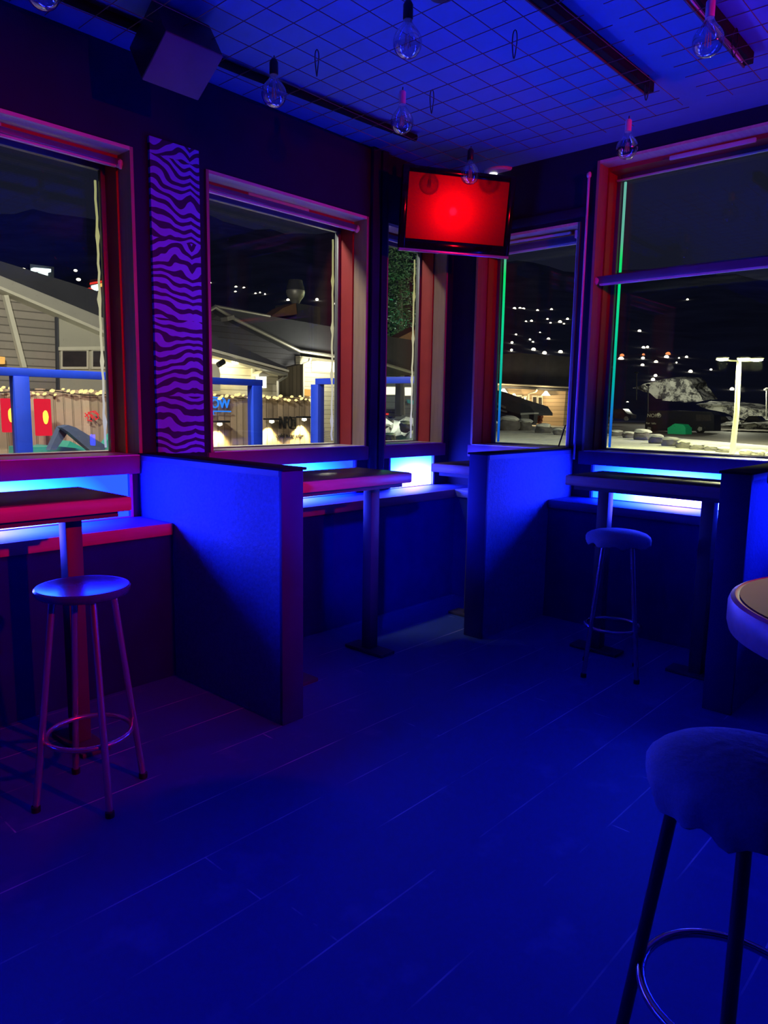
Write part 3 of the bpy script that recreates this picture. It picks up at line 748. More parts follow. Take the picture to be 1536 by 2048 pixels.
for px, py, s in ((420, 566, 5), (472, 574, 5), (488, 576, 5), (471, 584, 5), (511, 587, 4), (520, 585, 3), (530, 588, 3), (576, 600, 6), (634, 599, 6), (672, 607, 6), (432, 577, 3)): town(px, py, s, 2)
for px, py, s in ((1029, 617, 6), (1040, 617, 6), (1047, 618, 6), (1075, 621, 5), (1103, 619, 5), (1095, 638, 4), (1101, 646, 4), (1120, 644, 7), (1135, 638, 5), (1052, 643, 4), (1063, 642, 5), (1032, 669, 4), (1024, 685, 5), (1060, 679, 4), (1066, 684, 4), (1097, 678, 6), (1067, 699, 8), (1023, 700, 5), (1089, 706, 8), (1121, 704, 8), (1120, 720, 8), (1080, 665, 3), (1128, 648, 4)): town(px, py, s, 4)
for px, py, s in ((1287, 695, 6), (1295, 694, 5), (1242, 718, 10), (1286, 716, 6), (1285, 730, 6), (1312, 724, 7), (1333, 714, 8), (1373, 714, 5), (1353, 725, 3), (1381, 743, 7), (1311, 751, 6), (1306, 759, 7), (1217, 732, 5), (1255, 805, 5), (1422, 739, 4), (1464, 778, 7), (1533, 779, 7), (1279, 662, 6), (1375, 599, 4), (1358, 716, 3)): town(px, py, s, 5)
for px, py, s in ((1244, 711, 8), (1336, 708, 9), (1287, 709, 5)): town(px, py, s, 5, True)

# ---- blue framed windscreens on the terrace
def windscreen(label, pts, posts, z1=1.69):
    a, b = [Vector((*p, 0)) for p in pts]
    root = empty('terrace_windscreen', ((a.x+b.x)/2, (a.y+b.y)/2, GZ), label, 'windscreen', 'blue framed terrace windscreens')
    d = (b-a).normalized(); nrm = Vector((-d.y, d.x, 0)); ang = math.atan2(d.y, d.x)
    def obox(t0, t1, w, z0, zt):
        mt_ = Matrix.Translation(a) @ Matrix.Rotation(ang, 4, 'Z')
        mb = MB(.004); mb.box(t0, t1, -w, w, z0, zt, mtx=mt_); return mb
    ln = (b-a).length
    obox(0, ln, .035, z1-.06, z1).build('top_rail', 'blue_paint', root)
    for t in posts: obox(t-.055, t+.055, .045, GZ, z1-.06).build('post', 'blue_paint', root)
    obox(0, ln, .006, .1, z1-.06).build('pane', mat_glass('windscreen_glass_'+str(len(bpy.data.materials)), .05), root)
    return root
XS = -5.6
windscreen('blue framed glass windscreen outside the two left windows', [(XS, -1.0), (XS, 4.35)], [.1, 1.6, 3.14, 5.28])
windscreen('blue framed glass windscreen seen through the narrow window under the television', [(XS, 5.08), (-4.2, 5.1)], [.0, 1.4], 1.73)
# ---- fence with string lights
XFN = -7.6
fe = empty('board_fence', (XFN, 3.5, GZ), 'weathered vertical board fence with fairy lights along its top', 'fence')
mb = MB(); y = -1.5; rnd = random.Random(5)
while y < 6.75:
    mb.box(XFN-.03, XFN+rnd.uniform(-.004, .01), y, y+.09, GZ, 1.57-.008*max(0, y-5)+rnd.uniform(-.01, .01)); y += .095
mb.build('fence_boards', 'fence', fe, origin=(XFN, 0, 0))
B('fence_rail', 'fence', fe, (XFN-.07, XFN-.03, -1.5, 6.75, 1.2, 1.3))
sl = empty('fairy_lights', (XFN+.04, 3.5, 1.58), 'string of warm fairy lights along the top of the board fence', 'string lights')
rnd = random.Random(11)
pts = [(XFN+.045+.01*math.sin(9*t), -.2+t*.07, 1.545+.018*math.sin(13*t)) for t in range(100)]
MB().tube(pts, .006, 5).build('cord', 'plastic_black', sl)
bm = bmesh.new(); bmesh.ops.create_icosphere(bm, subdivisions=1, radius=1); bme = bpy.data.meshes.new('bulb'); bm.to_mesh(bme); bm.free(); bme.materials.append(M['warm_bulb'])
for k in range(96):
    o = bpy.data.objects.new('bulb', bme); COL.objects.link(o); o.parent = sl
    yk = .9+5.85*k/95
    o.location = Vector((XFN+.06, yk+rnd.uniform(-.02, .02), 1.555+rnd.uniform(-.035, .028)))-Vector(sl.location); s_ = rnd.uniform(.012, .022); o.scale = (s_, s_*1.7, s_)
    o.rotation_euler = (rnd.uniform(-.6, .6), 0, 0)
def spot_light(name, loc, target, power, col, size=.05, cone=120, blend=.6):
    l = bpy.data.lights.new(name, 'SPOT'); l.energy = power; l.color = col; l.shadow_soft_size = size; l.spot_size = math.radians(cone); l.spot_blend = blend
    o = bpy.data.objects.new(name, l); COL.objects.link(o); o.location = loc
    o.rotation_euler = (Vector(target)-Vector(loc)).to_track_quat('-Z', 'Y').to_euler(); return o
def point_light(name, loc, power, col, size=.1):
    l = bpy.data.lights.new(name, 'POINT'); l.energy = power; l.color = col; l.shadow_soft_size = size
    o = bpy.data.objects.new(name, l); COL.objects.link(o); o.location = loc; return o
def area_light(name, loc, target, power, col, sx, sy):
    l = bpy.data.lights.new(name, 'AREA'); l.energy = power; l.color = col; l.shape = 'RECTANGLE'; l.size = sx; l.size_y = sy
    o = bpy.data.objects.new(name, l); COL.objects.link(o); o.location = loc
    o.rotation_euler = (Vector(target)-Vector(loc)).to_track_quat('-Z', 'Y').to_euler(); return o
for (px, py), lb in (((437, 845), 'black wall lamp under the blue neon letters on the fence'), ((541, 840), 'black wall lamp left of the INFO sign on the fence'), ((606, 836), 'black wall lamp right of the INFO sign on the fence')):
    q = at_x(px, py, XFN+.06)
    r = empty('wall_lamp', q, lb, 'wall lamp', 'downlights on the board fence')
    B('shade', 'plastic_black', r, (XFN+.03, XFN+.17, q.y-.1, q.y+.1, q.z, q.z+.025), bevel=.005)
    MB().lathe([(0, 0), (.03, 0), (.035, -.03), (0, -.045)], (XFN+.085, q.y, q.z), 16).build('lamp_lens', 'lamp_shade_lit', r)
    spot_light('fence_lamp_light', (XFN+.085, q.y, q.z-.06), (XFN-.02, q.y, q.z-1), 120, (1, .78, .3), .03, 100, .6)
# sign painted on the fence
def text(name, s, size, loc, parent, mat, yaw=PI/2, ext=.004, sx=1.0, bold=0):
    c = bpy.data.curves.new(name+'_curve', 'FONT'); c.body = s; c.size = size; c.extrude = ext; c.offset = bold; c.materials.append(M[mat])
    tmp = bpy.data.objects.new(name+'_tmp', c); COL.objects.link(tmp); bpy.context.view_layer.update()
    me = bpy.data.meshes.new_from_object(tmp.evaluated_get(bpy.context.evaluated_depsgraph_get())); bpy.data.objects.remove(tmp)
    o = bpy.data.objects.new(name, me); COL.objects.link(o); o.rotation_euler = (PI/2, 0, yaw); o.scale = (sx, 1, 1)
    if parent: o.parent = parent; o.location = Vector(loc)-parent_loc(parent)
    else: o.location = loc
    return o
q0, q1 = at_x(557, 857, XFN+.014), at_x(578, 832, XFN+.014)
sg = empty('fence_sign', q0, 'black INFO lettering painted on the board fence between two lamps', 'sign')
text('lettering', 'INFO', (q1.z-q0.z)*1.38, q0, sg, 'black_ink', sx=.46, bold=.004)
qa, qb = at_x(581, 858, XFN+.014), at_x(592, 834, XFN+.014)
mb = MB(); t = .012
for bx in ((qa.y, qb.y, qa.z, qa.z+t), (qa.y, qb.y, qb.z-t, qb.z), (qa.y, qa.y+t, qa.z, qb.z), (qb.y-t, qb.y, qa.z, qb.z)): mb.box(XFN+.01, XFN+.018, *bx)
mb.build('letter_box', 'black_ink', sg)
text('boxed_letters', 'TE', (qb.z-qa.z)*.8, (XFN+.014, qa.y+.015, qa.z+.04), sg, 'black_ink', sx=.55, bold=.003)
q2 = at_x(552, 874, XFN+.014); text('small_lettering', 'opfel turist infor', .075, (XFN+.014, q2.y, q2.z-.01), sg, 'black_ink', sx=.98)
# blue neon letters
q3 = at_x(408, 812, XFN+.05)
ng = empty('neon_sign', q3, 'blue neon letters on the fence at the left edge of the second window', 'sign')
text('letters', 'GGOW', .155, (XFN+.05, q3.y-.12, q3.z-.02), ng, 'neon_blue', sx=.95, ext=.01)
MB().tube(px_poly([(405, 822), (462, 823)], XFN+.05), .008, 6).build('underline', 'neon_blue', ng)
text('small_letters', 'GRILL', .06, (XFN+.05, q3.y, q3.z-.105), ng, 'neon_blue', ext=.006)
MB().tube(px_poly([(412, 793), (430, 795), (448, 797), (436, 799)], XFN+.05), .01, 6).build('swoosh', 'neon_blue', ng)
# red scribbled neon
ns = root_at('neon_sign', 185, 833, 'small red scribbled neon sign on the fence, left window', 'sign', XFN+.05)
mb = MB()
for k, pts in enumerate(([(170, 826), (178, 836), (174, 840), (184, 842)], [(176, 824), (186, 838), (182, 828), (192, 838)], [(184, 823), (194, 828), (197, 836), (190, 840)], [(170, 834), (180, 824), (190, 822), (198, 830)])):
    mb.tube(px_poly(pts, XFN+.05), .006, 6)
mb.build('tube_letters', 'neon_red', ns)
for (a, b, c, d), lb in (((8, 797, 31, 865), 'red glowing lantern panel at the left edge, behind the blue post'), ((75, 798, 102, 872), 'red glowing lantern panel right of the blue post')):
    xx = XFN+.25; q = at_x((a+c)/2, (b+d)/2, xx)
    r = empty('lantern', q, lb, 'lantern', 'red lantern panels on the terrace')
    p0, p1 = at_x(a, d, xx), at_x(c, b, xx)
    B('red_glass', 'red_lantern', r, (xx-.06, xx, p0.y, p1.y, p0.z, p1.z), bevel=.01)
    qq = at_x((a+c)/2+3, (b+d)/2-1, xx+.01); MB().blob(qq, (.012, .028, .07), 2, .05, 2).build('flame_lamp', 'red_flame', r)
# upturned picnic table on the terrace
pt = root_at('picnic_table', 150, 880, 'upturned green and navy picnic table outside the leftmost window', 'table', -6.5)
slab('table_board', 'green_wood', pt, [(105, 892), (250, 905), (250, 925), (100, 915)], x=-6.6, d=.35)
slab('table_leg', 'navy_wood', pt, [(122, 853), (135, 850), (138, 862), (112, 900), (100, 900)], x=-6.45, d=.09)
slab('table_leg', 'navy_wood', pt, [(123, 855), (137, 850), (152, 855), (215, 893), (204, 905), (185, 905), (138, 865)], x=-6.35, d=.09)
slab('table_leg', 'green_wood', pt, [(208, 890), (225, 866), (238, 865), (240, 905), (200, 905)], x=-6.5, d=.09)
slab('bench_board', 'green_wood', pt, [(128, 905), (140, 882), (185, 905), (185, 915), (128, 915)], x=-6.7, d=.2)
slab('seat_board', 'green_wood', pt, [(44, 895), (104, 893), (104, 915), (44, 915)], x=-6.6, d=.3)

# ---- grey gable house (left window)
XG = -13
gh = root_at('gable_house', 120, 840, 'grey sided house with a sloping roof outside the leftmost window', 'house', XG)
slab('siding_wall', 'siding_grey', gh, [(-120, 520), (0, 574), (116, 630), (118, 860), (-120, 860)], x=XG, d=.4)
slab('pale_wall', 'panel_pale', gh, [(116, 630), (243, 692), (244, 860), (118, 860)], x=XG+.05, d=.4)
slab('roof', 'roof_frost', gh, [(-120, 470), (0, 522), (240, 596), (244, 600), (244, 670), (232, 660), (0, 552), (-120, 500)], x=XG-.6, d=5)
slab('fascia', 'fascia', gh, [(-120, 500), (0, 551), (232, 646), (244, 655), (244, 682), (232, 672), (0, 572), (-120, 520)], x=XG+.3, d=.5)
slab('fascia_edge', 'white_trim', gh, [(-120, 518), (0, 572), (232, 671), (244, 681), (244, 687), (232, 677), (0, 578), (-120, 525)], x=XG+.34, d=.5)
slab('wall_brace', 'white_trim', gh, [(8, 590), (17, 590), (54, 735), (45, 735)], x=XG+.2, d=.1)
slab('corner_board', 'roof_dark', gh, [(113, 630), (117, 632), (121, 860), (117, 860)], x=XG+.09, d=.08)
slab('band_board', 'white_trim', gh, [(118, 694), (243, 692), (243, 699), (118, 701)], x=XG+.12, d=.08)
for i, (a, b, c, d) in enumerate(((126, 702, 173, 733), (187, 702, 231, 733))):
    fr = slab('window', 'white_trim', gh, [(a-4, b-3), (c+4, b-3), (c+4, d+5), (a-4, d+5)], x=XG+.1, d=.06)
    slab('pane', 'dark_pane', fr, [(a, b), (c, b), (c, d), (a, d)], x=XG+.12, d=.06)
slab('vent_louvre', 'roof_dark', gh, [(214, 668), (226, 672), (227, 685), (216, 683)], x=XG+.1, d=.05)
slab('porch_lamp', 'sign_amber', gh, [(0, 713), (10, 714), (10, 728), (0, 728)], x=XG+.2, d=.1)
# lit shop signs behind the gable roof
r = root_at('shop_sign', 85, 543, 'bright white lit canopy sign above the grey roof', 'sign', -60)
slab('sign_face', 'sign_white', r, [(68, 535), (102, 538), (102, 544), (68, 541)], x=-60, d=.6); slab('lower_sign', 'sign_white', r, [(76, 545), (96, 545), (96, 551), (76, 551)], x=-59.5, d=.4)
slab('sign_back', 'roof_dark', r, [(60, 528), (108, 534), (108, 556), (60, 550)], x=-60.7, d=.5)
r = root_at('shop_sign', 205, 572, 'red lit shop front above the grey roof beside the window frame', 'sign', -60)
slab('red_band', 'sign_red', r, [(186, 564), (232, 556), (232, 560), (186, 568)], x=-60, d=.6); slab('red_face', 'sign_red', r, [(214, 562), (232, 560), (232, 580), (214, 576)], x=-60, d=.5)
slab('white_face', 'sign_white', r, [(188, 570), (201, 567), (201, 580), (188, 583)], x=-59.8, d=.5); slab('amber_face', 'sign_amber', r, [(201, 567), (214, 564), (214, 571), (201, 574)], x=-59.7, d=.5)
slab('sign_back', 'roof_dark', r, [(180, 560), (240, 550), (240, 590), (180, 590)], x=-60.8, d=.5); slab('awning', 'sign_red', r, [(170, 578), (180, 575), (188, 580), (188, 584)], x=-59.6, d=.5)
for (px, py, s, lb) in ((47, 539, 5, 'warm street light just above the grey roof at the far left'), (151, 541, 4, 'white street light above the grey roof, upper of the pair'), (157, 559, 5, 'white street light above the grey roof, lower of the pair')):
    o = MB().blob((0, 0, 0), (1, 1, 1), 2, 0).build('street_light', 'town', None, origin=(0, 0, 0)); q = at_x(px, py, -70); r_ = s/2*(q-O).length/F_PX; o.location = q; o.scale = (r_*1.6, r_*1.6, r_); tag(o, lb, 'street light')

# ---- low lit building behind the fence (second window)
XB1 = -11.5
lb = root_at('low_building', 480, 840, 'low cream building with lit eaves behind the fence, second window', 'building', XB1)
slab('cream_wall', 'siding_cream', lb, [(398, 698), (556, 742), (556, 860), (398, 860)], x=XB1, d=.5)
slab('roof', 'roof_frost', lb, [(398, 648), (410, 664), (440, 676), (572, 734), (578, 741), (398, 691)], x=XB1+.5, d=3)
slab('eave_board', 'white_trim', lb, [(398, 690), (578, 740), (578, 744), (398, 696)], x=XB1+.62, d=.2)
slab('gutter', 'metal_grey', lb, [(398, 697), (576, 746), (576, 751), (398, 704)], x=XB1+.6, d=.25)
bar('downpipe', 'metal_grey', lb, [(573, 747), (573, 752), (556, 763), (556, 800)], .03, x=XB1+.4)
slab('corner_board', 'white_trim', lb, [(505, 732), (510, 733), (510, 860), (505, 860)], x=XB1+.05, d=.08)
slab('wall_lantern', 'lamp_shade_lit', lb, [(521, 752), (533, 752), (533, 776), (521, 776)], x=XB1+.3, d=.15)
slab('lantern_hood', 'white_trim', lb, [(518, 748), (526, 742), (537, 748), (537, 753), (518, 753)], x=XB1+.34, d=.22)
ac = slab('vent_hood', 'white_trim', lb, [(405, 726), (436, 728), (441, 748), (440, 756), (405, 753)], x=XB1+.6, d=.4)
MB().tube(px_poly([(436, 730), (448, 723)], XB1+.7), .05, 8).build('hood_arm', 'plastic_black', ac)
slab('meter_box', 'white_trim', lb, [(416, 764), (441, 766), (441, 782), (416, 780)], x=XB1+.3, d=.2)
bw = root_at('board_wall', 570, 800, 'brown vertical board wall right of the low cream building', 'wall', XB1-2)
slab('boards', 'fence_x', bw, [(535, 745), (606, 728), (606, 860), (535, 860)], x=XB1-2, d=.3)

# ---- dark gable building with flue
XD = -17
dg = root_at('gable_building', 560, 800, 'large dark-roofed building with a flue, second window', 'building', XD)
slab('gable_wall', mat_boards('dark_gable_boards', (.05, .05, .07), 'Z', .15, .1), dg, [(380, 640), (430, 617), (470, 641), (600, 706), (606, 800), (380, 800)], x=XD, d=.5)
slab('roof', 'roof_frost', dg, [(430, 612), (540, 632), (690, 658), (765, 671), (850, 684), (850, 750), (838, 747), (765, 724), (690, 713), (600, 701), (470, 637)], x=XD+.5, d=2)
bar('rake_trim', 'metal_grey', dg, [(400, 633), (430, 614), (470, 638), (600, 702), (690, 715), (765, 727), (838, 749)], .05, x=XD+.62)
bar('ridge_trim', 'metal_grey', dg, [(430, 612), (540, 632)], .035, x=XD+.5)
slab('rake_end', 'metal_grey', dg, [(454, 634), (468, 630), (470, 638), (456, 642)], x=XD+.7, d=.3)
slab('lit_wall', 'siding_cream', dg, [(600, 712), (700, 724), (760, 735), (765, 760), (765, 930), (604, 930)], x=XD+.2, d=.4)
bar('downpipe', 'white_trim', dg, [(620, 717), (618, 724), (607, 728), (606, 800)], .04, x=XD+.5)
slab('eave_lamp', 'lamp_shade_lit', dg, [(635, 722), (683, 726), (683, 744), (635, 742)], x=XD+.5, d=.25)
slab('door_panel', 'sign_amber', dg, [(613, 778), (623, 779), (623, 792), (613, 791)], x=XD+.3, d=.1)
slab('chimney_stack', 'roof_frost', dg, [(592, 606), (640, 614), (641, 652), (594, 660)], x=XD-.3, d=1.0)
slab('copper_flashing', 'copper', dg, [(540, 634), (566, 616), (592, 606), (594, 629), (560, 633)], x=XD-.2, d=.5)
q = at_x(591, 606, XD-.6); u_ = (q-O).length/F_PX
MB().lathe([(7*u_, -2*u_), (8*u_, 0), (11*u_, 6*u_), (16*u_, 12*u_), (18*u_, 20*u_), (17.5*u_, 23*u_)], q, 24).build('flue_bowl', 'metal_grey', dg)
MB().lathe([(17.5*u_, 23*u_), (16*u_, 30*u_), (14*u_, 38*u_), (13*u_, 42*u_), (0, 42*u_)], q, 24).build('flue_cowl', 'roof_frost', dg)
slab('copper_gable', 'copper', dg, [(795, 677), (842, 653), (842, 684)], x=XD-.5, d=.6)
for k in range(7): pass
# slatted screen right of the blue post
ss = root_at('slatted_screen', 672, 880, 'horizontal slatted screen seen right of the blue post, second window', 'screen', -8.6)
mb = MB()
for k in range(9):
    a, b = at_x(640, 862+5*k, -8.6), at_x(700, 862+5*k, -8.6); mb.box(-8.63, -8.6, a.y, b.y, a.z-.018, a.z+.006)
mb.build('slats', 'white_trim', ss)
B('post', 'metal_grey', ss, (-8.68, -8.63, at_x(646, 870, -8.6).y, at_x(646, 870, -8.6).y+.06, GZ, at_x(646, 855, -8.6).z), (-8.68, -8.63, at_x(696, 870, -8.6).y, at_x(696, 870, -8.6).y+.06, GZ, at_x(696, 855, -8.6).z))

# ---- slate building with two lit windows (window 3)
XW = -42
wb = root_at('slate_building', 800, 840, 'slate sided building with two lit windows behind the terrace windscreen', 'building', XW)
slab('siding_wall', 'siding_blue', wb, [(740, 752), (860, 754), (860, 845), (740, 845)], x=XW, d=1)
slab('eave', 'white_trim', wb, [(740, 716), (765, 726), (838, 747), (862, 754), (862, 757), (838, 751), (765, 732), (740, 722)], x=XW+1.2, d=1)
for a, b, c, d in ((769, 774, 794, 789), (799, 775, 823, 791)):
    fr = slab('window', 'white_trim', wb, [(a-1, b-1), (c+1, b-1), (c+1, d+1), (a-1, d+1)], x=XW+.1, d=.1); slab('pane', 'lit_window', fr, [(a, b), (c, b), (c, d), (a, d)], x=XW+.15, d=.1)
slab('door_light', 'lit_window', wb, [(758, 772), (766, 772), (767, 792), (758, 790)], x=XW+.2, d=.2)
slab('green_sign', mat_plain('teal_sign', (.08, .5, .6), .5), wb, [(815, 799), (829, 801), (827, 809), (816, 806)], x=XW+.6, d=.1)
car = root_at('car', 786, 836, 'parked car with red tail lights before the slate building', 'car', XW+6)
cl, cr = at_x(768, 838, XW+6), at_x(804, 838, XW+6); zg = cl.z; hh = at_x(786, 818, XW+6).z-zg
yw = cr.y-cl.y
mb = MB(.08); mb.box(XW+2.5, XW+6, cl.y, cr.y, zg+.18, zg+hh*.62); mb.box(XW+3, XW+5.6, cl.y+.1*yw, cr.y-.1*yw, zg+hh*.6, zg+hh); mb.build('car_body', 'car_black', car)
for t in (.08, .8): B('tail_light', 'sign_red', car, (XW+6, XW+6.05, cl.y+t*yw, cl.y+(t+.14)*yw, zg+hh*.4, zg+hh*.58))
for t in (.05, .78): MB().tube([(XW+5.2, cl.y+t*yw, zg+.3), (XW+5.2, cl.y+(t+.15)*yw, zg+.3)], .3, 14).build('wheel', 'plastic_black', car)
# snowy rock bank below it
def rock(px, py, wpx, hpx, seed, label, cat='boulder', group='snow-capped boulders outside', z=None, x=None, yaw=0, dark=True):
    q = at_x(px, py, x) if x is not None else at_z(px, py, z if z is not None else GZ)
    u = (q-O).length/F_PX; w_, h_ = wpx*u/2, hpx*u
    root = empty('boulder', q, label, cat, group)
    MB().blob((q.x, q.y, q.z+h_*.35), (w_, w_*.8, h_*.62), 3, .13, seed).build('stone', 'rock', root, smooth=True)
    MB().blob((q.x, q.y, q.z+h_*.80), (w_*.92, w_*.72, h_*.26), 3, .12, seed+1).build('snow_cap', 'snow', root, smooth=True)
    return root
mb = MB(); rnd = random.Random(8)
g = []
for i in range(15):
    px = 738+i*9; col_ = []
    for j in range(6):
        py = 838+j*12; q = at_x(px, py, XW+8+j*3.0); q.z += rnd.uniform(-.25, .25); q.x += rnd.uniform(-.6, .6); col_.append(mb.bm.verts.new(q))
    g.append(col_)
for i in range(14):
    for j in range(5): mb.bm.faces.new((g[i][j], g[i][j+1], g[i+1][j+1], g[i+1][j]))
o = mb.build('snow_bank', 'snow', None, smooth=True); tag(o, 'rough snow bank seen under the windscreen through the narrow window', 'snow bank', kind='structure')
for i, (px, py, w_, h_, lb_) in enumerate(((772, 862, 22, 14, 'boulder in the snow bank, left one through the narrow window'), (812, 860, 30, 18, 'broad dark boulder in the snow bank, right one through the narrow window'), (780, 880, 24, 14, 'low boulder in the snow bank just above the narrow window sill'))):
    rock(px, py, w_, h_, 40+i, lb_, x=XW+13+i*3)

# ---- warm lit house in the narrow right window
YH = 85
wh = root_at('timber_house', 1060, 850, 'timber house with warm lamps under its eaves, narrow right window', 'house', None, YH)
slab('siding_wall', 'siding_warm', wh, [(960, 768), (1132, 780), (1126, 852), (960, 852)], y=YH, d=1)
slab('roof', 'roof_frost', wh, [(940, 712), (1040, 706), (1170, 716), (1170, 774), (940, 763)], y=YH-1.5, d=3)
slab('eave_board', 'white_trim', wh, [(940, 764), (1160, 775), (1160, 778), (940, 767)], y=YH-2, d=.6)
slab('soffit', 'roof_dark', wh, [(940, 769), (1160, 780), (1160, 784), (940, 773)], y=YH-1.6, d=.6)
for a, b, lb_ in ((1036, 793, 1), (1046, 795, 1), (1066, 794, 1), (1077, 795, 1)):
    fr = slab('window', 'white_trim', wh, [(a-2, b-3), (a+8, b-3), (a+8, b+23), (a-2, b+23)], y=YH-.15, d=.1)
    slab('pane', 'dark_pane', fr, [(a, b), (a+6, b), (a+6, b+20), (a, b+20)], y=YH-.25, d=.1)
for px, py, s in ((1007, 777, 1.2), (1028, 787, .9), (1092, 782, 1.1)):
    q = at_y(px, py, YH-1.2); u_ = (q-O).length/F_PX*s
    MB().lathe([(2*u_, 0), (4*u_, -3*u_), (8*u_, -8*u_), (0, -8*u_)], q, 16).build('eave_lamp', 'lamp_shade_lit', wh)
    point_light('house_lamp_light', q-Vector((0, 1.2, 10*u_)), 420, (1, .75, .4), .2)
bar('downpipe', 'white_trim', wh, [(1074, 779), (1072, 783), (1057, 788), (1057, 812)], .12, y=YH-1.8)
YSH = 74
sh = root_at('garden_shed', 1015, 848, 'dark shed with stepped lean-to roofs before the timber house', 'shed', None, YSH)
slab('shed_wall', mat_plain('dark_blue_shed_board', (.05, .06, .1), .7), sh, [(955, 812), (1000, 815), (1045, 820), (1046, 850), (955, 850)], y=YSH, d=3)
slab('shed_roof', 'roof_dark', sh, [(955, 778), (975, 783), (1022, 800), (1060, 812), (1070, 826), (1070, 831), (1040, 829), (1010, 820), (955, 800)], y=YSH-1, d=4)
slab('lower_roof_edge', 'metal_grey', sh, [(955, 790), (975, 796), (1009, 813), (1009, 817), (975, 801), (955, 795)], y=YSH-1.3, d=.4)
slab('lower_roof_edge', 'metal_grey', sh, [(990, 815), (1010, 822), (1011, 825), (990, 819)], y=YSH-1.5, d=.4)
bn = root_at('waste_bin', 1055, 847, 'grey and dark waste bins with snow on the lids beside the shed', 'bin', None, 70)
slab('bin_body', 'metal_grey', bn, [(1042, 829), (1056, 829), (1056, 847), (1043, 846)], y=70, d=.8); slab('bin_body', 'car_black', bn, [(1056, 829), (1068, 828), (1067, 847), (1056, 847)], y=70.2, d=.8)
slab('bin_lid', 'snow', bn, [(1041, 826), (1068, 825), (1068, 828), (1041, 830)], y=69.8, d=1)
bu = root_at('bush', 1076, 845, 'red-brown bush against the timber house wall', 'bush', None, 80)
mb = MB(); rnd = random.Random(21)
for k in range(60):
    q = at_y(1068+rnd.uniform(0, 16), 845-rnd.uniform(0, 22), 80+rnd.uniform(-.6, .6)); mb.blob(q, (.22, .22, .22), 1, .3, k)
mb.build('twigs', 'bush', bu)
for i, (px, py, w_, h_, lb_) in enumerate(((982, 862, 34, 20, 'snow-capped boulder at the left of the narrow right window'), (1018, 861, 44, 28, 'largest snow-capped boulder in the narrow right window'), (1050, 861, 30, 22, 'pointed snow-capped boulder beside the waste bins'), (1086, 866, 32, 18, 'round rough boulder under the timber house'), (1118, 870, 26, 13, 'low boulder by the loose cord, narrow right window'))):
    rock(px, py, w_, h_, 60+i, lb_)

# ---- car park seen through the tall window
bl = ((1204, 866, 22, 18), (1232, 872, 26, 11), (1258, 876, 26, 12), (1284, 880, 34, 20), (1312, 887, 28, 17), (1342, 892, 32, 16), (1366, 896, 26, 14), (1393, 899, 28, 11), (1423, 901, 26, 9), (1450, 905, 30, 10), (1492, 910, 24, 10), (1516, 913, 22, 11), (1545, 916, 24, 10))
names = ['far left by the green strip', 'second from the left', 'third from the left', 'tallest, left of the van', 'just left of the van wheel', 'below the van', 'below the green container', 'right of the green container', 'midway between container and lamp post', 'just left of the lamp post foot', 'just right of the lamp post foot', 'second right of the lamp post', 'cut off at the right edge']
for i, ((px, py, w_, h_), nm) in enumerate(zip(bl, names)): rock(px, py, w_, h_, 80+i, 'snow-capped boulder in the car park row, '+nm, group='boulders along the car park')
lp_b = at_y(1463, 920, 36); lp_t = at_y(1478, 720, 36)
lp = empty('street_lamp', (lp_b.x, 36, GZ), 'tall street lamp with three bright heads in the car park', 'street lamp')
top = Vector((lp_b.x, 36, lp_t.z))
MB().tube([(lp_b.x, 36, GZ), (lp_b.x+.05, 36, 1.5), (lp_t.x, 36, lp_t.z)], [.13, .115, .095], 14).build('pole', 'white_trim', lp)
MB().tube([at_y(1432, 719, 36), at_y(1478, 722, 36), at_y(1522, 721, 36)], .035, 8).build('cross_arm', 'white_trim', lp)
for px, py in ((1445, 718), (1487, 718), (1514, 719)):
    q = at_y(px, py, 36); hd = MB().blob(q+Vector((0, 0, .05)), (.3, .2, .07), 2, 0).build('lamp_head', 'white_trim', lp)
    MB().blob(q-Vector((0, 0, .02)), (.26, .17, .07), 2, 0).build('lens', 'lamp_white', hd)
    spot_light('street_lamp_light', q-Vector((0, 0, .25)), q-Vector((0, .8, 5)), 2300, (1, .99, .42), .25, 165, .3)
# van
q = at_z(1298, 863, GZ); u_ = (q-O).length/F_PX
vn = empty('van', q, 'dark van with white lettering parked behind the boulders', 'van')
YV = q.y
slab('van_body', 'car_black', vn, [(1290, 862), (1290, 845), (1296, 825), (1301, 822), (1345, 821), (1422, 824), (1428, 830), (1428, 862)], y=YV, d=2)
slab('van_window', 'dark_pane', vn, [(1392, 829), (1421, 830), (1423, 842), (1392, 842)], y=YV-.06, d=.1)
for px in (1298, 1400):
    q = at_y(px, 858, YV-.1); w_ = MB().tube([q, q+Vector((0, .25, 0))], 8*u_, 20).build('wheel', 'plastic_black', vn)
    MB().tube([q-Vector((0, .03, 0)), q], 4.5*u_, 5).build('hub_cap', 'metal_grey', w_)
q = at_y(1294, 834, YV-.06); text('lettering', 'NORD', 9*u_, q, vn, 'white_trim', yaw=0, ext=.01)
q = at_y(1292, 848, YV-.06); text('small_lettering', 'Rør  lufts', 5*u_, q, vn, 'white_trim', yaw=0, ext=.01)
MB().tube([at_y(1317, 829, YV-.1), at_y(1317, 829, YV-.05)], 3*u_, 16).build('round_logo', 'white_trim', vn)
gb = root_at('reflection', 1353, 870, 'bright green container beside the dark van', 'reflection', None, YV-6)  # solid green block standing in for a reflection by the van
slab('reflection_block', 'green_reflection', gb, [(1335, 872), (1335, 856), (1345, 850), (1352, 855), (1371, 855), (1371, 872)], y=YV-6, d=1.6)
slab('reflection_top', 'green_reflection', gb, [(1344, 850), (1350, 847), (1366, 849), (1371, 855), (1352, 856)], y=YV-5.9, d=1.4)
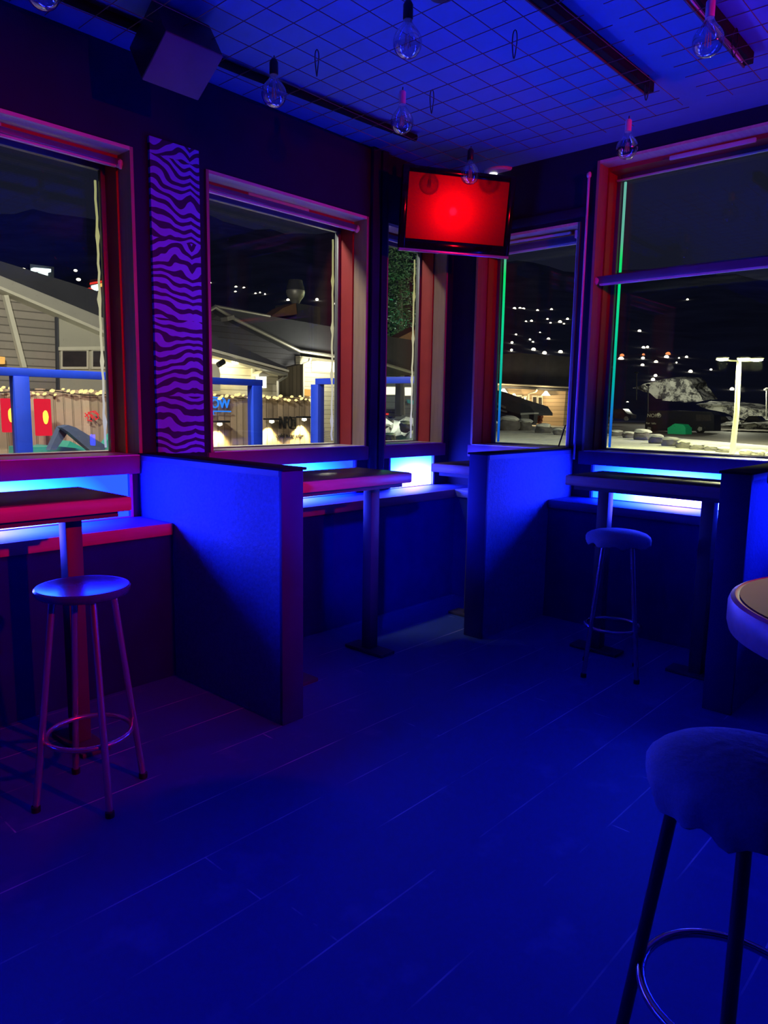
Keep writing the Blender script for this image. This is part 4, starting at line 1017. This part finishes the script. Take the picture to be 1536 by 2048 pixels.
# cars at the left and right of the car park
def car_side(label, a, b, top_, bot, y):
    r = root_at('car', (a+b)/2, bot, label, 'car', None, y, 'parked cars far across the car park'); w_ = b-a; h_ = bot-top_
    slab('car_body', 'car_black', r, [(a, bot-1), (a, bot-h_*.45), (a+w_*.18, bot-h_*.55), (a+w_*.32, top_), (a+w_*.68, top_), (a+w_*.85, bot-h_*.52), (b, bot-h_*.42), (b, bot-1)], y=y, d=1.7)
    slab('car_window', 'dark_pane', r, [(a+w_*.25, bot-h_*.55), (a+w_*.35, top_+1.5), (a+w_*.65, top_+1.5), (a+w_*.76, bot-h_*.55)], y=y-.05, d=.1)
    for t in (.2, .8):
        q = at_y(a+w_*t, bot-1, y-.1); MB().tube([q, q+Vector((0, .25, 0))], h_*.2*(q-O).length/F_PX, 14).build('wheel', 'metal_grey', r)
    q = at_y(a+2, bot-h_*.35, y-.1); MB().blob(q, (.3, .15, .2), 1, 0).build('headlight', 'metal_grey', r)
car_side('dark car parked at the left of the car park beside the green strip', 1211, 1262, 818, 838, 92)
car_side('dark car parked far away right of the street lamp pole', 1482, 1530, 832, 848, 88)
car_side('dark car parked far away left of the street lamp pole', 1425, 1464, 833, 847, 90)
# snow banks up the hillside
def bank(label, poly, y, seed):
    mb = MB(); pts = px_poly(poly, y=y); mb.prism(pts, (0, 6, .5))
    bmesh.ops.triangulate(mb.bm, faces=mb.bm.faces[:]); bmesh.ops.subdivide_edges(mb.bm, edges=mb.bm.edges[:], cuts=2, use_grid_fill=True)
    rnd = random.Random(seed)
    for v in mb.bm.verts: v.co += Vector((rnd.uniform(-.12, .12), rnd.uniform(-.6, .3), rnd.uniform(-.1, .1)))
    return tag(mb.build('snow_bank', 'snow_scrub', None), label, 'snow bank', kind='structure')
bank('lit snow slope high across the car park, left of the street lamp', [(1268, 776), (1290, 768), (1320, 760), (1350, 756), (1376, 758), (1386, 768), (1380, 780), (1396, 792), (1408, 802), (1370, 804), (1335, 803), (1312, 797), (1296, 786)], 118, 4)
bank('long snow bank behind the street lamp pole', [(1392, 808), (1440, 810), (1490, 815), (1560, 827), (1560, 852), (1500, 842), (1450, 826), (1400, 813)], 104, 6)
bank('yellow-lit snow ridge right of the street lamp pole', [(1440, 848), (1470, 850), (1510, 846), (1560, 848), (1560, 862), (1500, 858), (1470, 854), (1436, 852)], 86, 9)
for (px, y0, y1, yy), lb_ in (((1296, 770, 838, 95), 'thin dark lamp post left of the van'), ((1273, 745, 800, 100), 'thin dark pole far behind the parked car'), ((1533, 779, 850, 95), 'thin lamp post at the right edge of the car park')):
    q = at_y(px, y1, yy); r = empty('lamp_post', q, lb_, 'lamp post', 'thin posts across the car park')
    MB().tube([at_y(px, y1, yy), at_y(px+.5, y0, yy)], .09, 8).build('pole', 'metal_grey' if px > 1500 else 'car_black', r)
    a = at_y(px, y0, yy); MB().blob(a, (.35, .3, .18), 1, 0).build('lamp_head', 'metal_grey' if px > 1500 else 'car_black', r)
# evergreen and green lamp added for a green tint beyond the roofs
ev = root_at('added_evergreen', 800, 800, 'added bushy evergreen giving a green tint behind the roofs, under the television', 'tree', -27)
mb = MB(); rnd = random.Random(31)
for k in range(4200):
    px, py = rnd.gauss(798, 26), rnd.uniform(470, 700); q = at_x(px, py, -27+rnd.gauss(0, 1.6))
    d1 = Vector((rnd.uniform(-1, 1), rnd.uniform(-1, 1), rnd.uniform(-.6, .6))).normalized()*.13; d2 = d1.orthogonal().normalized()*.035
    vs = [mb.bm.verts.new(q+e) for e in (-d1, d2, d1, -d2)]; mb.bm.faces.new(vs)
mb.build('needles', 'foliage', ev)
MB().tube([at_x(800, 830, -27), at_x(800, 560, -27)], [.3, .1], 8).build('trunk', 'rock', ev)

# ================================================================== LIGHT
BLUE = (.004, .012, 1.0)
# further booths beyond the frame carry the same blue panels: real lamps on their walls
area_light('booth_panel_light', (XL+.03, -.6, .95), (XL+2, -.6, .95), 45, BLUE, 1.15, .22)
area_light('booth_panel_light', (-.2, YR-.03, .95), (-.2, YR-2, .95), 45, BLUE, 1.15, .22)
area_light('booth_panel_light', (1.6, YR-.03, .95), (1.6, YR-2, .95), 45, BLUE, 1.15, .22)
# red party lamps under the ceiling, right of the camera: one on the screen, one on the left booth
RED = (1, .002, .012)
tvh = Vector((-3.2, 4.2, 2.79)); rd = Vector((.9828, -.182, -.0305))
spot_light('red_party_lamp', tvh+rd*5.4, tvh, 380, RED, .05, 38, 1.0)
spot_light('red_party_lamp', tvh+rd*5.4+Vector((0, -1.15, -.05)), (-3.3, 1.4, 1.3), 700, RED, .05, 44, 1.0)
# blue party lamp above the camera, aimed into the middle booth
spot_light('blue_party_lamp', (.4, -.9, 2.6), (-3.3, 3.55, .62), 1300, BLUE, .08, 15, 1.0)
# outside
area_light('added_gable_fill', (-5.2, 1.0, 4.2), (-13, 5.5, 2.8), 420, (1, .93, .78), .5, .3)  # unseen lamp added to light the grey gable house
area_light('added_fence_fill', (-4.3, 2.2, 3.3), (-7.6, 4.3, 1.2), 110, (1, .85, .65), .3, .2)  # unseen lamp added to brighten the board fence
spot_light('terrace_blue_uplight', (-6.9, 3.45, .45), (-7.6, 3.6, 1.0), 9, (.05, .07, 1), .02, 100, .8)
point_light('eave_light', at_x(470, 725, XB1+.35), 45, (1, .86, .5), .08)
point_light('eave_light', at_x(660, 735, XD+1.2), 120, (1, .93, .7), .15)
point_light('bank_light', at_x(800, 800, XW+12)+Vector((0, 0, 3)), 1400, (.92, 1, .8), .3)
point_light('added_green_light', at_x(800, 640, -22), 70, (.05, 1, .45), .4)  # unseen lamp added to tint the evergreen
point_light('far_street_light', at_y(1340, 735, 108), 2500, (1, .97, .75), .5)
point_light('added_car_park_fill', (-14, 52, 7), 6000, (1, .95, .62), .3)  # unseen lamp added to light the van from the front
point_light('far_street_light', at_y(1480, 780, 94), 2500, (1, .97, .7), .5)
# world
wd = bpy.data.worlds.new('night'); SC.world = wd; wd.use_nodes = True; nt = wd.node_tree
nt.nodes['Background'].inputs[0].default_value = (.008, .009, .02, 1); nt.nodes['Background'].inputs[1].default_value = 1.0
# render look
SC.view_settings.view_transform = 'Standard'; SC.view_settings.look = 'None'; SC.view_settings.exposure = 0; SC.view_settings.gamma = 1
SC.view_settings.use_curve_mapping = False
cy = SC.cycles
cy.use_denoising = True; cy.max_bounces = 8; cy.diffuse_bounces = 4; cy.glossy_bounces = 4; cy.transparent_max_bounces = 24; cy.transmission_bounces = 6
cy.sample_clamp_indirect = 30; cy.caustics_reflective = False; cy.caustics_refractive = False
